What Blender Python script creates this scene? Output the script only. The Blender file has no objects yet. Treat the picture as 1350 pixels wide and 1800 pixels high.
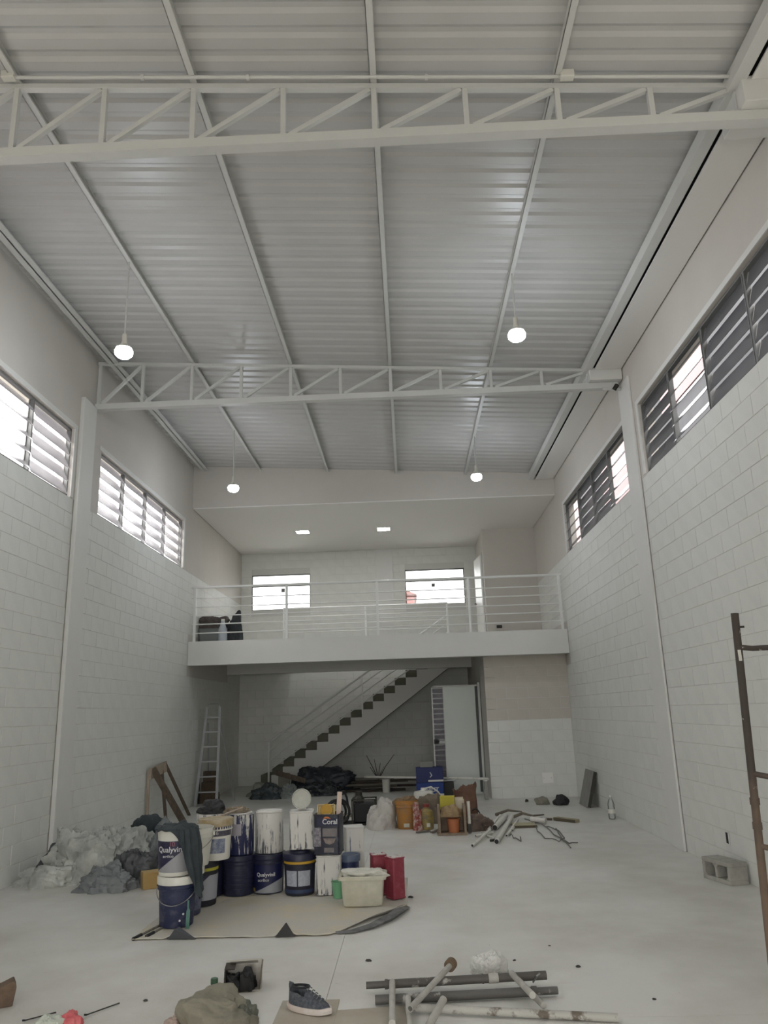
import bpy, math, random
from mathutils import Vector, Matrix, noise
random.seed(7)
PI = math.pi
SC = bpy.context.scene
COL = SC.collection

# ------------------------------------------------------------------ camera
def look_camera():
    f, pitch, yaw, roll = 1342.0, 0.25606, 0.02503, -0.03205
    cy, sy, cp, sp, cr, sr = math.cos(yaw), math.sin(yaw), math.cos(pitch), math.sin(pitch), math.cos(roll), math.sin(roll)
    fwd = Vector((-sy, cy, 0)); rt = Vector((cy, sy, 0)); up = Vector((0, 0, 1))
    f2 = cp*fwd + sp*up; u2 = -sp*fwd + cp*up
    r3 = cr*rt + sr*u2; u3 = -sr*rt + cr*u2
    cam = bpy.data.cameras.new('camera'); o = bpy.data.objects.new('camera', cam)
    cam.sensor_fit = 'VERTICAL'; cam.sensor_height = 24.0; cam.lens = f/1800*24.0
    cam.clip_start = 0.05; cam.clip_end = 300
    m = Matrix((r3, u3, -f2)).transposed().to_4x4(); m.translation = Vector((0, 0, 1.6))
    o.matrix_world = m; COL.objects.link(o); SC.camera = o
look_camera()

# ------------------------------------------------------------------ sky and exposure
w = bpy.data.worlds.new('sky'); SC.world = w; w.use_nodes = True
nt = w.node_tree; bg = nt.nodes['Background']
bg.inputs['Color'].default_value = (1.0, 0.99, 0.985, 1); bg.inputs['Strength'].default_value = 1.0     # even overcast sky
SC.view_settings.view_transform = 'Standard'; SC.view_settings.look = 'None'
SC.view_settings.gamma = 1.0; SC.view_settings.use_curve_mapping = False
SC.view_settings.exposure = 2.87
LAMP = 18.0          # strength of the pendant bulbs
def portal(name, loc, rot, sx, sy):
    l = bpy.data.lights.new(name, 'AREA'); l.shape = 'RECTANGLE'; l.size = sx; l.size_y = sy
    l.energy = 1; l.cycles.is_portal = True
    o = bpy.data.objects.new(name, l); o.location = loc; o.rotation_euler = rot; COL.objects.link(o)
portal('daylight_portal', (-0.55, -2.9, 1.4), (PI/2, 0, 0), 4.2, 2.8)

# ------------------------------------------------------------------ helpers
def lin(c):
    out = []
    for v in c:
        v = v/255.0
        out.append(v/12.92 if v <= .04045 else ((v+.055)/1.055)**2.4)
    return (*out, 1)
MATS = {}
def mat(name, c, rough=.7, metal=0, var=0, vscale=4, bump=0, bscale=60, c2=None, stretch=(1, 1, 1), emit=0, spec=.5, coat=0, lo=.35, hi=.65):
    if name in MATS: return MATS[name]
    m = bpy.data.materials.new(name); m.use_nodes = True; n = m.node_tree; N = n.nodes; L = n.links
    b = N['Principled BSDF']; col = lin(c)
    b.inputs['Base Color'].default_value = col; b.inputs['Roughness'].default_value = rough
    b.inputs['Metallic'].default_value = metal; b.inputs['Specular IOR Level'].default_value = spec
    if coat: b.inputs['Coat Weight'].default_value = coat
    tc = N.new('ShaderNodeTexCoord'); mp = N.new('ShaderNodeMapping'); mp.inputs['Scale'].default_value = stretch
    L.new(tc.outputs['Object'], mp.inputs['Vector'])
    if c2 is not None or var:
        nz = N.new('ShaderNodeTexNoise'); nz.inputs['Scale'].default_value = vscale; nz.inputs['Detail'].default_value = 6; nz.inputs['Roughness'].default_value = .65
        L.new(mp.outputs['Vector'], nz.inputs['Vector'])
        r = N.new('ShaderNodeValToRGB'); r.color_ramp.elements[0].position = lo; r.color_ramp.elements[1].position = hi
        r.color_ramp.elements[0].color = col
        r.color_ramp.elements[1].color = lin(c2) if c2 is not None else tuple(min(1, v*(1+var)) for v in col[:3])+(1,)
        L.new(nz.outputs['Fac'], r.inputs['Fac']); L.new(r.outputs['Color'], b.inputs['Base Color'])
    if bump:
        nb = N.new('ShaderNodeTexNoise'); nb.inputs['Scale'].default_value = bscale; nb.inputs['Detail'].default_value = 5
        bp = N.new('ShaderNodeBump'); bp.inputs['Strength'].default_value = bump; bp.inputs['Distance'].default_value = .01
        L.new(mp.outputs['Vector'], nb.inputs['Vector']); L.new(nb.outputs['Fac'], bp.inputs['Height']); L.new(bp.outputs['Normal'], b.inputs['Normal'])
    if emit:
        b.inputs['Emission Color'].default_value = col; b.inputs['Emission Strength'].default_value = emit
    MATS[name] = m; return m

class MB:
    def __init__(s): s.v = []; s.f = []
    def add(s, vs, fs):
        k = len(s.v); s.v += [tuple(v) for v in vs]; s.f += [tuple(i+k for i in f) for f in fs]; return s
    def box(s, x0, x1, y0, y1, z0, z1):
        return s.add([(x0,y0,z0),(x1,y0,z0),(x1,y1,z0),(x0,y1,z0),(x0,y0,z1),(x1,y0,z1),(x1,y1,z1),(x0,y1,z1)],
                     [(0,3,2,1),(4,5,6,7),(0,1,5,4),(1,2,6,5),(2,3,7,6),(3,0,4,7)])
    def obox(s, c, sz, m=None):
        k = MB().box(-sz[0]/2, sz[0]/2, -sz[1]/2, sz[1]/2, -sz[2]/2, sz[2]/2)
        m = m or Matrix.Identity(3)
        return s.add([m @ Vector(v) + Vector(c) for v in k.v], k.f)
    def bar(s, p0, p1, w, h, up=(0, 0, 1)):       # rectangular bar from p0 to p1, w across and h along 'up'
        p0, p1 = Vector(p0), Vector(p1); d = (p1-p0).normalized(); u = Vector(up)
        r = d.cross(u)
        if r.length < 1e-4: r = d.cross(Vector((0, 1, 0)))
        r.normalize(); u = r.cross(d).normalized()
        vs = [p + r*a*w/2 + u*b*h/2 for p in (p0, p1) for a, b in ((-1,-1),(1,-1),(1,1),(-1,1))]
        return s.add(vs, [(0,1,2,3),(7,6,5,4),(0,4,5,1),(1,5,6,2),(2,6,7,3),(3,7,4,0)])
    def tube(s, pts, r, seg=10, cap=True, r2=None):
        pts = [Vector(p) for p in pts]; n = len(pts); rings = []
        for i, p in enumerate(pts):
            d = (pts[min(i+1, n-1)]-pts[max(i-1, 0)]).normalized()
            a = Vector((0, 0, 1)) if abs(d.z) < .9 else Vector((1, 0, 0))
            u = d.cross(a).normalized(); vv = d.cross(u).normalized()
            rr = r if r2 is None else r+(r2-r)*i/(n-1)
            rings.append([p + (u*math.cos(t)+vv*math.sin(t))*rr for t in [2*PI*k/seg for k in range(seg)]])
        vs = [v for ring in rings for v in ring]; fs = []
        for i in range(n-1):
            for k in range(seg):
                a, b = i*seg+k, i*seg+(k+1) % seg
                fs.append((a, a+seg, b+seg, b))
        if cap: fs += [tuple(range(seg)), tuple(reversed(range((n-1)*seg, n*seg)))]
        return s.add(vs, fs)
    def pipe(s, p0, p1, r, t=.003, seg=14):       # open hollow pipe
        p0, p1 = Vector(p0), Vector(p1); d = (p1-p0).normalized(); a = Vector((0, 0, 1)) if abs(d.z) < .9 else Vector((1, 0, 0))
        u = d.cross(a).normalized(); vv = d.cross(u)
        vs = []
        for p, rr in ((p0, r), (p1, r), (p1, r-t), (p0, r-t)):
            vs += [p+(u*math.cos(2*PI*k/seg)+vv*math.sin(2*PI*k/seg))*rr for k in range(seg)]
        fs = []
        for i in range(4):
            j = (i+1) % 4
            for k in range(seg):
                fs.append((i*seg+k, i*seg+(k+1) % seg, j*seg+(k+1) % seg, j*seg+k))
        return s.add(vs, fs)
    def lathe(s, prof, seg=32, c=(0, 0, 0), a0=0, a1=2*PI):
        full = abs(a1-a0-2*PI) < 1e-6; m = seg if full else seg+1
        vs = [(c[0]+r*math.cos(a0+(a1-a0)*k/seg), c[1]+r*math.sin(a0+(a1-a0)*k/seg), c[2]+z) for r, z in prof for k in range(m)]
        fs = []
        for i in range(len(prof)-1):
            for k in range(seg):
                a, b = i*m+k, i*m+((k+1) % m if full else k+1)
                fs.append((a, b, b+m, a+m))
        return s.add(vs, fs)
    def prism(s, poly, axis, a, b):               # polygon extruded along an axis; poly in the other two coordinates
        n = len(poly)
        def P(u, v, t): return (t, u, v) if axis == 'x' else (u, t, v) if axis == 'y' else (u, v, t)
        vs = [P(u, v, a) for u, v in poly]+[P(u, v, b) for u, v in poly]
        return s.add(vs, [tuple(range(n)), tuple(reversed(range(n, 2*n)))]+[(i, i+n, (i+1) % n+n, (i+1) % n) for i in range(n)])

def obj(name, mb, m, parent=None, smooth=False, bevel=0, world=False, label=None, loc=None, rot=None):
    vs = [Vector(v) for v in mb.v]
    org = Vector((0, 0, 0))
    if parent is None and loc is None:
        xs = [v.x for v in vs]; ys = [v.y for v in vs]; zs = [v.z for v in vs]
        org = Vector(((min(xs)+max(xs))/2, (min(ys)+max(ys))/2, min(zs)))
        vs = [v-org for v in vs]
    elif world and parent is not None:
        pl = Vector(parent.location)
        if parent.parent: pl = pl+Vector(parent.parent.location)
        vs = [v-pl for v in vs]
    me = bpy.data.meshes.new(name); me.from_pydata([tuple(v) for v in vs], [], mb.f); me.update()
    import bmesh
    bm = bmesh.new(); bm.from_mesh(me); bmesh.ops.recalc_face_normals(bm, faces=bm.faces); bm.to_mesh(me); bm.free()
    if m: me.materials.append(m)
    o = bpy.data.objects.new(name, me); COL.objects.link(o)
    o.location = loc if loc is not None else org
    if rot: o.rotation_euler = rot
    if parent: o.parent = parent
    if smooth:
        me.polygons.foreach_set('use_smooth', [True]*len(me.polygons))
        me.set_sharp_from_angle(angle=math.radians(38))
    if bevel:
        b = o.modifiers.new('bevel', 'BEVEL'); b.width = bevel; b.segments = 2; b.limit_method = 'ANGLE'
    if label: o['label'] = label
    return o
def tag(o, label, cat, group=None):
    o['label'] = label; o['category'] = cat
    if group: o['group'] = group
    return o
def thing(name, label, cat, loc, rz=0, group=None, rot=None):
    o = bpy.data.objects.new(name, None); COL.objects.link(o); o.location = loc
    o.rotation_euler = rot if rot else (0, 0, rz)
    return tag(o, label, cat, group)
def struct(name, mb, m, parent=None, **k):
    o = obj(name, mb, m, parent, **k)
    if parent is None: o['kind'] = 'structure'
    return o
def stuff(o): o['kind'] = 'stuff'; return o

def text_mb(s, size, r=None, depth=0, align='CENTER', bold=0):
    """flat lettering in XZ facing -Y, or wrapped round a cylinder of radius r (front at -Y)"""
    cu = bpy.data.curves.new('lettering', 'FONT'); cu.body = s; cu.size = size; cu.align_x = align; cu.offset = bold
    o = bpy.data.objects.new('lettering', cu); COL.objects.link(o)
    dg = bpy.context.evaluated_depsgraph_get(); me = o.evaluated_get(dg).to_mesh()
    mb = MB(); vs = []
    for v in me.vertices:
        x, y = v.co.x, v.co.y
        vs.append((x, 0, y) if r is None else (r*math.sin(x/r), -r*math.cos(x/r), y))
    mb.add(vs, [tuple(p.vertices) for p in me.polygons])
    o.evaluated_get(dg).to_mesh_clear(); bpy.data.objects.remove(o); bpy.data.curves.remove(cu)
    return mb
def shift(mb, d): mb.v = [(v[0]+d[0], v[1]+d[1], v[2]+d[2]) for v in mb.v]; return mb
def xform(mb, m): mb.v = [tuple(m @ Vector(v)) for v in mb.v]; return mb

# ------------------------------------------------------------------ materials
M_block = mat('painted_block', (214, 214, 208), .6, var=.06, vscale=3, bump=.25, bscale=90)
M_mortar = mat('painted_joint', (204, 203, 197), .8)
M_plaster = mat('painted_plaster', (197, 192, 184), .7, var=.05, vscale=1.2, bump=.08, bscale=25)
M_dull = mat('unpainted_block_coat', (192, 186, 176), .8, var=.05, vscale=2, bump=.2, bscale=80)
M_conc = mat('painted_concrete', (214, 213, 208), .6, var=.04, vscale=2, bump=.08, bscale=30)
M_gyp = mat('white_gypsum', (226, 224, 219), .75)
M_steel = mat('white_painted_steel', (203, 203, 199), .45, var=.05, vscale=3)
M_roof = mat('white_roof_sheet', (188, 187, 184), .38, var=.05, vscale=1.5, spec=.5)
M_frame = mat('grey_window_frame', (120, 120, 118), .5, metal=.3)
M_navy = mat('navy_plastic', (32, 35, 58), .45, c2=(50, 53, 72), vscale=20, lo=.5, hi=.8)
M_navy2 = mat('dusty_navy_plastic', (40, 46, 76), .55, c2=(96, 98, 112), vscale=14, lo=.5, hi=.8)
M_white = mat('white_plastic', (212, 210, 200), .4, var=.05)
M_cream = mat('cream_plastic', (200, 197, 180), .4, c2=(186, 183, 164), vscale=12)
M_black = mat('black_rubber', (26, 26, 27), .6, var=.3, vscale=15)
M_dark = mat('dark_metal', (58, 56, 52), .5, metal=.6, c2=(110, 108, 102), vscale=18, lo=.5, hi=.8)
M_wire = mat('galvanised_wire', (150, 150, 148), .35, metal=.8)
M_pvc = mat('dusty_white_pvc', (216, 214, 206), .45, c2=(176, 172, 162), vscale=8, lo=.5, hi=.8)
M_wood = mat('raw_timber', (112, 98, 84), .8, c2=(84, 74, 64), vscale=5, stretch=(8, 8, 1), bump=.2)
M_woodp = mat('pale_timber', (176, 162, 146), .7, c2=(150, 136, 120), vscale=5, stretch=(8, 8, 1))
M_glass = None

def floor_material():
    m = bpy.data.materials.new('dusty_white_floor'); m.use_nodes = True; N = m.node_tree.nodes; L = m.node_tree.links
    b = N['Principled BSDF']; b.inputs['Roughness'].default_value = .45
    tc = N.new('ShaderNodeTexCoord')
    def nz(scale, det, st=(1, 1, 1), rough=.6):
        mp = N.new('ShaderNodeMapping'); mp.inputs['Scale'].default_value = st; L.new(tc.outputs['Object'], mp.inputs['Vector'])
        n = N.new('ShaderNodeTexNoise'); n.inputs['Scale'].default_value = scale; n.inputs['Detail'].default_value = det; n.inputs['Roughness'].default_value = rough
        L.new(mp.outputs['Vector'], n.inputs['Vector']); return n
    def ramp(src, p0, c0, p1, c1):
        r = N.new('ShaderNodeValToRGB'); e = r.color_ramp.elements
        e[0].position = p0; e[0].color = c0; e[1].position = p1; e[1].color = c1; L.new(src, r.inputs['Fac']); return r
    a = ramp(nz(.9, 8).outputs['Fac'], .35, lin((196, 193, 184)), .62, lin((216, 215, 209)))
    s = ramp(nz(2.2, 9, (1, 4, 1), .75).outputs['Fac'], .62, (0, 0, 0, 1), .78, (1, 1, 1, 1))       # scuffs
    d = ramp(nz(26, 3).outputs['Fac'], .70, (0, 0, 0, 1), .78, (1, 1, 1, 1))                        # specks
    m1 = N.new('ShaderNodeMix'); m1.data_type = 'RGBA'; m1.inputs['B'].default_value = lin((172, 166, 152))
    mu = N.new('ShaderNodeMath'); mu.operation = 'MULTIPLY'; mu.inputs[1].default_value = .55
    L.new(s.outputs['Color'], mu.inputs[0]); L.new(mu.outputs[0], m1.inputs['Factor']); L.new(a.outputs['Color'], m1.inputs['A'])
    m2 = N.new('ShaderNodeMix'); m2.data_type = 'RGBA'; m2.inputs['B'].default_value = lin((150, 145, 135))
    mu2 = N.new('ShaderNodeMath'); mu2.operation = 'MULTIPLY'; mu2.inputs[1].default_value = .5
    L.new(d.outputs['Color'], mu2.inputs[0]); L.new(mu2.outputs[0], m2.inputs['Factor']); L.new(m1.outputs['Result'], m2.inputs['A'])
    L.new(m2.outputs['Result'], b.inputs['Base Color'])
    rr = ramp(nz(3, 5).outputs['Fac'], .3, (.35, .35, .35, 1), .7, (.6, .6, .6, 1)); L.new(rr.outputs['Color'], b.inputs['Roughness'])
    bp = N.new('ShaderNodeBump'); bp.inputs['Strength'].default_value = .15; bp.inputs['Distance'].default_value = .01
    L.new(nz(40, 4).outputs['Fac'], bp.inputs['Height']); L.new(bp.outputs['Normal'], b.inputs['Normal'])
    return m
M_floor = floor_material()

def glass_material(name, tint, tr=.45):
    m = bpy.data.materials.new(name); m.use_nodes = True; N = m.node_tree.nodes; L = m.node_tree.links
    for n in list(N):
        if n.type == 'BSDF_PRINCIPLED': N.remove(n)
    out = [n for n in N if n.type == 'OUTPUT_MATERIAL'][0]
    t = N.new('ShaderNodeBsdfTransparent'); t.inputs['Color'].default_value = tint
    tl = N.new('ShaderNodeBsdfTranslucent'); tl.inputs['Color'].default_value = tint
    df = N.new('ShaderNodeBsdfDiffuse'); df.inputs['Color'].default_value = tint
    g = N.new('ShaderNodeBsdfGlossy'); g.inputs['Roughness'].default_value = .25
    a = N.new('ShaderNodeMixShader'); a.inputs[0].default_value = .35; L.new(tl.outputs[0], a.inputs[1]); L.new(df.outputs[0], a.inputs[2])
    b = N.new('ShaderNodeMixShader'); b.inputs[0].default_value = 1-tr; L.new(t.outputs[0], b.inputs[1]); L.new(a.outputs[0], b.inputs[2])
    fr = N.new('ShaderNodeFresnel'); fr.inputs[0].default_value = 1.45
    c = N.new('ShaderNodeMixShader'); L.new(fr.outputs[0], c.inputs[0]); L.new(b.outputs[0], c.inputs[1]); L.new(g.outputs[0], c.inputs[2])
    L.new(c.outputs[0], out.inputs['Surface']); return m
M_glass = glass_material('ribbed_glass', (.94, .92, .95, 1), .7)
M_dimglass = glass_material('dimmed_ribbed_glass', (.60, .60, .62, 1), .62)  # right windows: same ribbed glass, tint darkened to stand in for dimmer daylight
M_clear = glass_material('clear_glass', (.95, .97, .97, 1), .85)

def drip_material(name, base, over=(205, 203, 196), cover=.5, scale=34, label=None):
    """plastic or tin with white paint that has run down it; optional pale label in a height band"""
    m = bpy.data.materials.new(name); m.use_nodes = True; N = m.node_tree.nodes; L = m.node_tree.links
    b = N['Principled BSDF']; b.inputs['Roughness'].default_value = .5
    tc = N.new('ShaderNodeTexCoord'); mp = N.new('ShaderNodeMapping'); mp.inputs['Scale'].default_value = (1, 1, .07)
    L.new(tc.outputs['Object'], mp.inputs['Vector'])
    n = N.new('ShaderNodeTexNoise'); n.inputs['Scale'].default_value = scale; n.inputs['Detail'].default_value = 5; n.inputs['Roughness'].default_value = .7
    L.new(mp.outputs['Vector'], n.inputs['Vector'])
    n2 = N.new('ShaderNodeTexNoise'); n2.inputs['Scale'].default_value = 12; n2.inputs['Detail'].default_value = 5
    L.new(tc.outputs['Object'], n2.inputs['Vector'])
    sx = N.new('ShaderNodeSeparateXYZ'); L.new(tc.outputs['Object'], sx.inputs[0])
    ad = N.new('ShaderNodeMath'); ad.operation = 'MULTIPLY_ADD'; ad.inputs[1].default_value = .35     # more paint higher up
    L.new(sx.outputs['Z'], ad.inputs[0]); L.new(n.outputs['Fac'], ad.inputs[2])
    ad2 = N.new('ShaderNodeMath'); ad2.operation = 'MULTIPLY_ADD'; ad2.inputs[1].default_value = .25
    L.new(n2.outputs['Fac'], ad2.inputs[0]); L.new(ad.outputs[0], ad2.inputs[2])
    r = N.new('ShaderNodeValToRGB'); e = r.color_ramp.elements; e[0].position = .86-cover*.34; e[1].position = .90-cover*.34
    e[0].color = (0, 0, 0, 1); e[1].color = (1, 1, 1, 1); L.new(ad2.outputs[0], r.inputs['Fac'])
    mx = N.new('ShaderNodeMix'); mx.data_type = 'RGBA'; mx.inputs['A'].default_value = lin(base); mx.inputs['B'].default_value = lin(over)
    L.new(r.outputs['Color'], mx.inputs['Factor']); L.new(mx.outputs['Result'], b.inputs['Base Color'])
    bp = N.new('ShaderNodeBump'); bp.inputs['Strength'].default_value = .3; bp.inputs['Distance'].default_value = .004
    L.new(r.outputs['Color'], bp.inputs['Height']); L.new(bp.outputs['Normal'], b.inputs['Normal'])
    return m
def diag_material(name, top, bottom, c0, slope):
    """printed label: two colours meeting at a slanting line (object x and z)"""
    m = bpy.data.materials.new(name); m.use_nodes = True; N = m.node_tree.nodes; L = m.node_tree.links
    b = N['Principled BSDF']; b.inputs['Roughness'].default_value = .45
    tc = N.new('ShaderNodeTexCoord'); sx = N.new('ShaderNodeSeparateXYZ'); L.new(tc.outputs['Object'], sx.inputs[0])
    a = N.new('ShaderNodeMath'); a.operation = 'MULTIPLY_ADD'; a.inputs[1].default_value = -slope; L.new(sx.outputs['X'], a.inputs[0]); L.new(sx.outputs['Z'], a.inputs[2])
    g = N.new('ShaderNodeMath'); g.operation = 'GREATER_THAN'; g.inputs[1].default_value = c0; L.new(a.outputs[0], g.inputs[0])
    mx = N.new('ShaderNodeMix'); mx.data_type = 'RGBA'; mx.inputs['A'].default_value = lin(bottom); mx.inputs['B'].default_value = lin(top)
    L.new(g.outputs[0], mx.inputs['Factor']); L.new(mx.outputs['Result'], b.inputs['Base Color']); return m

# ------------------------------------------------------------------ THE SHELL
XL, XR = -4.15, 3.0
YM = 14.48; YB = 19.05; YF = -3.0
def roofz(x): return 6.1744-.0617*(x+.0964)
def roofpar(x): return roofz(x)+.065

# floor slabs with saw-cut joints between
fl = struct('floor', MB().box(XL-.3, XR+.3, YF-6, YB+.3, -.25, -.014), mat('joint_dust', (150, 147, 140), .9))
for x0, x1 in ((XL-.3, -.55), (-.55, XR+.3)):
    for y0, y1 in ((YF-6, 4.62), (4.62, 9.6), (9.6, 14.5), (14.5, YB+.3)):
        g = .0012
        struct('floor_slab', MB().box(x0+g, x1-g, y0+g, y1-g, -.014, 0), M_floor, fl, world=True)

# block courses -------------------------------------------------
CH = 4.32/22
def chamfer_block(w, h, t):                       # front at +X of the local frame (x: out of the wall, y: along, z: up)
    mb = MB(); e = .0025
    vs = []
    for x, d in ((-.02, 0), (t-.004, 0), (t, e)):
        vs += [(x, -w/2+d, -h/2+d), (x, w/2-d, -h/2+d), (x, w/2-d, h/2-d), (x, -w/2+d, h/2-d)]
    fs = [(8, 9, 10, 11)]
    for r in (0, 4):
        for k in range(4): fs.append((r+k, r+(k+1) % 4, r+4+(k+1) % 4, r+4+k))
    return mb.add(vs, fs)
_bm = {}
def block_mesh(w, h, t, m):
    k = (round(w, 3), round(h, 3), m.name)
    if k not in _bm:
        mb = chamfer_block(k[0], k[1], t); me = bpy.data.meshes.new('block'); me.from_pydata(mb.v, [], mb.f); me.materials.append(m); me.update(); _bm[k] = (me, mb)
    return _bm[k]
def blocks(parent, org, rz, cells, limit, m):
    """cells: (along, z, w, h) sorted so that the nearest come first"""
    far = MB(); ca, sa = math.cos(rz), math.sin(rz); po = Vector(parent.location)
    for i, (u, z, wd, h, mm) in enumerate(cells):
        me, mb = block_mesh(wd-.003, h-.003, .0042, mm)
        out = random.uniform(-.0018, .0012)
        px, py = org[0]+out*ca-u*sa, org[1]+out*sa+u*ca
        if i < limit:
            o = bpy.data.objects.new('block', me); COL.objects.link(o); o.parent = parent
            o.location = Vector((px, py, z))-po; o.rotation_euler = (0, 0, rz)
        else:
            far.add([(px+v[0]*ca-v[1]*sa, py+v[0]*sa+v[1]*ca, z+v[2]) for v in mb.v], mb.f)
    if far.v: stuff(obj('block_courses', far, m, parent, world=True))
def cells_for(u0, u1, z0, z1, m, holes=(), ch=CH, phase=0, bl=.4):
    out = []; n = int(round((z1-z0)/ch))
    for r in range(n):
        z = z0+(r+.5)*ch; u = u0-(bl/2 if (r+phase) % 2 else 0)
        while u < u1-.02:
            a, b = max(u, u0), min(u+bl, u1); u += bl
            segs = [(a, b)]
            for ha, hb, hz0, hz1 in holes:
                if z+ch/2 > hz0+.02 and z-ch/2 < hz1-.02:
                    ns = []
                    for p, q in segs:
                        if q <= ha or p >= hb: ns.append((p, q)); continue
                        if p < ha: ns.append((p, ha))
                        if q > hb: ns.append((hb, q))
                    segs = ns
            for p, q in segs:
                if q-p > .03: out.append(((p+q)/2, z, q-p, ch, m))
    return out

def side_wall(name, x, sgn, wins, pil, pw, top):
    """wins: list of (y0,y1) openings z 4.32..5.23; sgn=+1: room lies at +X"""
    zb, zt = 4.32, 5.23; T = .19
    a, b = (x-T, x) if sgn > 0 else (x, x+T)
    core = MB(); s = .006*sgn
    core.box(min(a, b-.0) + (0 if sgn > 0 else .006), max(a, b) - (.006 if sgn > 0 else 0), YF, YB+.2, 0, zb-.01)
    core.box(a, b, YF, YB+.2, zt, top)
    ys = [YF]+[v for wv in wins for v in wv]+[YB+.2]
    for i in range(0, len(ys), 2): core.box(a, b, ys[i], ys[i+1], zb-.01, zt)
    wl = struct(name, core, M_plaster)
    for (y0, y1) in pil:                          # pilasters
        struct('pilaster', MB().box(x if sgn > 0 else x-pw, x+pw if sgn > 0 else x, y0, y1, 0, 5.72), M_conc, wl, world=True, bevel=.008)
    cells = []
    ys = [3.0]+[v for p in pil for v in p if p[0] > 3]+[YB]
    for i in range(0, len(ys), 2): cells += cells_for(ys[i], ys[i+1], 0, zb, M_block, [(YM-.02, YM+3.3, 2.5, 3.02)])
    vis0 = 6.4 if sgn > 0 else 5.0
    cells.sort(key=lambda c: (c[0] < vis0, c[0]))
    if sgn > 0: blocks(wl, (x-.006, 0), 0, cells, 300, M_block)
    else: blocks(wl, (x+.006, 0), PI, [(-u, z, wd, h, mm) for u, z, wd, h, mm in cells], 300, M_block)
    return wl
WL = [(.3, 4.3), (5.05, 9.05), (9.93, 13.93)]
WR = [(.3, 4.3), (5.0, 9.03), (9.75, 13.83)]
side_wall('wall_left', XL, 1, WL, [(4.55, 4.95), (9.17, 9.57)], .055, 6.62)
side_wall('wall_right', XR, -1, WR, [(4.55, 4.95), (9.22, 9.68)], .03, 6.35)
# small hole left for a socket in the right wall
hole = thing('socket_box', 'small dark open socket hole low in the white block wall above the hollow concrete block', 'socket', (XR-.005, 7.98, .33))
obj('box_rim', MB().box(-.006, .002, -.035, .035, -.055, -.05).box(-.006, .002, -.035, .035, .05, .055).box(-.006, .002, -.035, -.03, -.05, .05).box(-.006, .002, .03, .035, -.05, .05), M_conc, hole)
obj('hole_shade', MB().box(-.004, .004, -.03, .03, -.05, .05), M_black, hole)  # flat black face paints the shade inside the hole; the wall is uncut

# back wall with two windows over the mezzanine
bw = MB(); BW = [(-3.89, -2.40), (0.0, 1.49)]; bz0, bz1 = 4.16, 5.06
bw.box(XL-.2, XR+.2, YB, YB+.2, 0, bz0).box(XL-.2, XR+.2, YB, YB+.2, bz1, 6.6)
bw.box(XL-.2, BW[0][0], YB, YB+.2, bz0, bz1).box(BW[0][1], BW[1][0], YB, YB+.2, bz0, bz1).box(BW[1][1], XR+.2, YB, YB+.2, bz0, bz1)
wb = struct('wall_back', bw, M_mortar)
cl = cells_for(XL, 1.43, 0, 3.0, M_block, ch=.2) + cells_for(XL, 1.8, 3.0, 5.6, M_block, [(BW[0][0], BW[0][1], bz0, bz1), (BW[1][0], BW[1][1], bz0, bz1), (-.72, -.3, 3, 5.7)], ch=.2)
cl.sort(key=lambda c: (c[1] < 3.2))
blocks(wb, (0, YB+.001), -PI/2, [(u, z, a, b, m) for u, z, a, b, m in cl], 300, M_block)
struct('pilaster', MB().box(-.72, -.3, YB-.04, YB, 3.0, 5.6), M_conc, wb, world=True)
# front of the hall behind the photographer: wide open shutter bay
fw = MB().box(XL-.2, -2.65, YF-.2, YF, 0, 6.62).box(1.55, XR+.2, YF-.2, YF, 0, 6.4).box(-2.65, 1.55, YF-.2, YF, 2.8, 6.4)
struct('wall_front', fw, M_plaster)
# ground outside
struct('yard_ground', MB().box(-40, 40, -40, YF-6, -.3, -.02).box(-40, XL-.3, YF-6, 60, -.3, -.02).box(XR+.3, 40, YF-6, 60, -.3, -.02).box(XL-.3, XR+.3, YB+.3, 60, -.3, -.02), mat('yard_concrete', (150, 148, 142), .9, var=.2, vscale=1))
# neighbour close beyond the right windows
nb = struct('neighbour_wall', MB().box(5.0, 5.3, 4, 40, 0, 8.2), mat('grey_render', (66, 66, 68), .9, var=.2, vscale=2))
for y0, y1, z0, z1 in ((11.5, 13.6, 6.8, 8.2), (16.1, 18.2, 4, 8.2), (20.8, 23.4, 4, 8.2)):
    struct('painted_panel', MB().box(4.95, 5.0, y0, y1, z0, z1), mat('pink_render', (134, 112, 112), .8, var=.1, vscale=3), nb, world=True)

# roof: trapezoidal sheets, ribs running across the hall
cg = struct('ceiling', MB().prism([(XL-.2, roofpar(XL-.2)+.06), (XR+.3, roofpar(XR+.3)+.06), (XR+.3, roofpar(XR+.3)+.16), (XL-.2, roofpar(XL-.2)+.16)], 'y', YF-.2, YB+.3), M_roof)
def sheet(y0):
    mb = MB(); prof = []; pitch = .2; n = 5
    for k in range(n):
        y = y0+k*pitch
        prof += [(y, 0), (y+.09, 0), (y+.125, .017), (y+.165, .017)]
    prof.append((y0+n*pitch, 0)); prof.append((y0+n*pitch+.03, .0))
    x0, x1 = XL-.02, 2.62
    for a in prof: mb.v += [(x0, a[0], roofpar(x0)+a[1]), (x1, a[0], roofpar(x1)+a[1])]
    for i in range(len(prof)-1): mb.f.append((2*i, 2*i+1, 2*i+3, 2*i+2))
    return mb
y = 2.4
while y < YM+.1:
    s_ = sheet(y)
    o_ = struct('roof_sheet', shift(s_, (0, 0, random.uniform(0, .002))), M_roof, cg, world=True); y += 1.0

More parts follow.
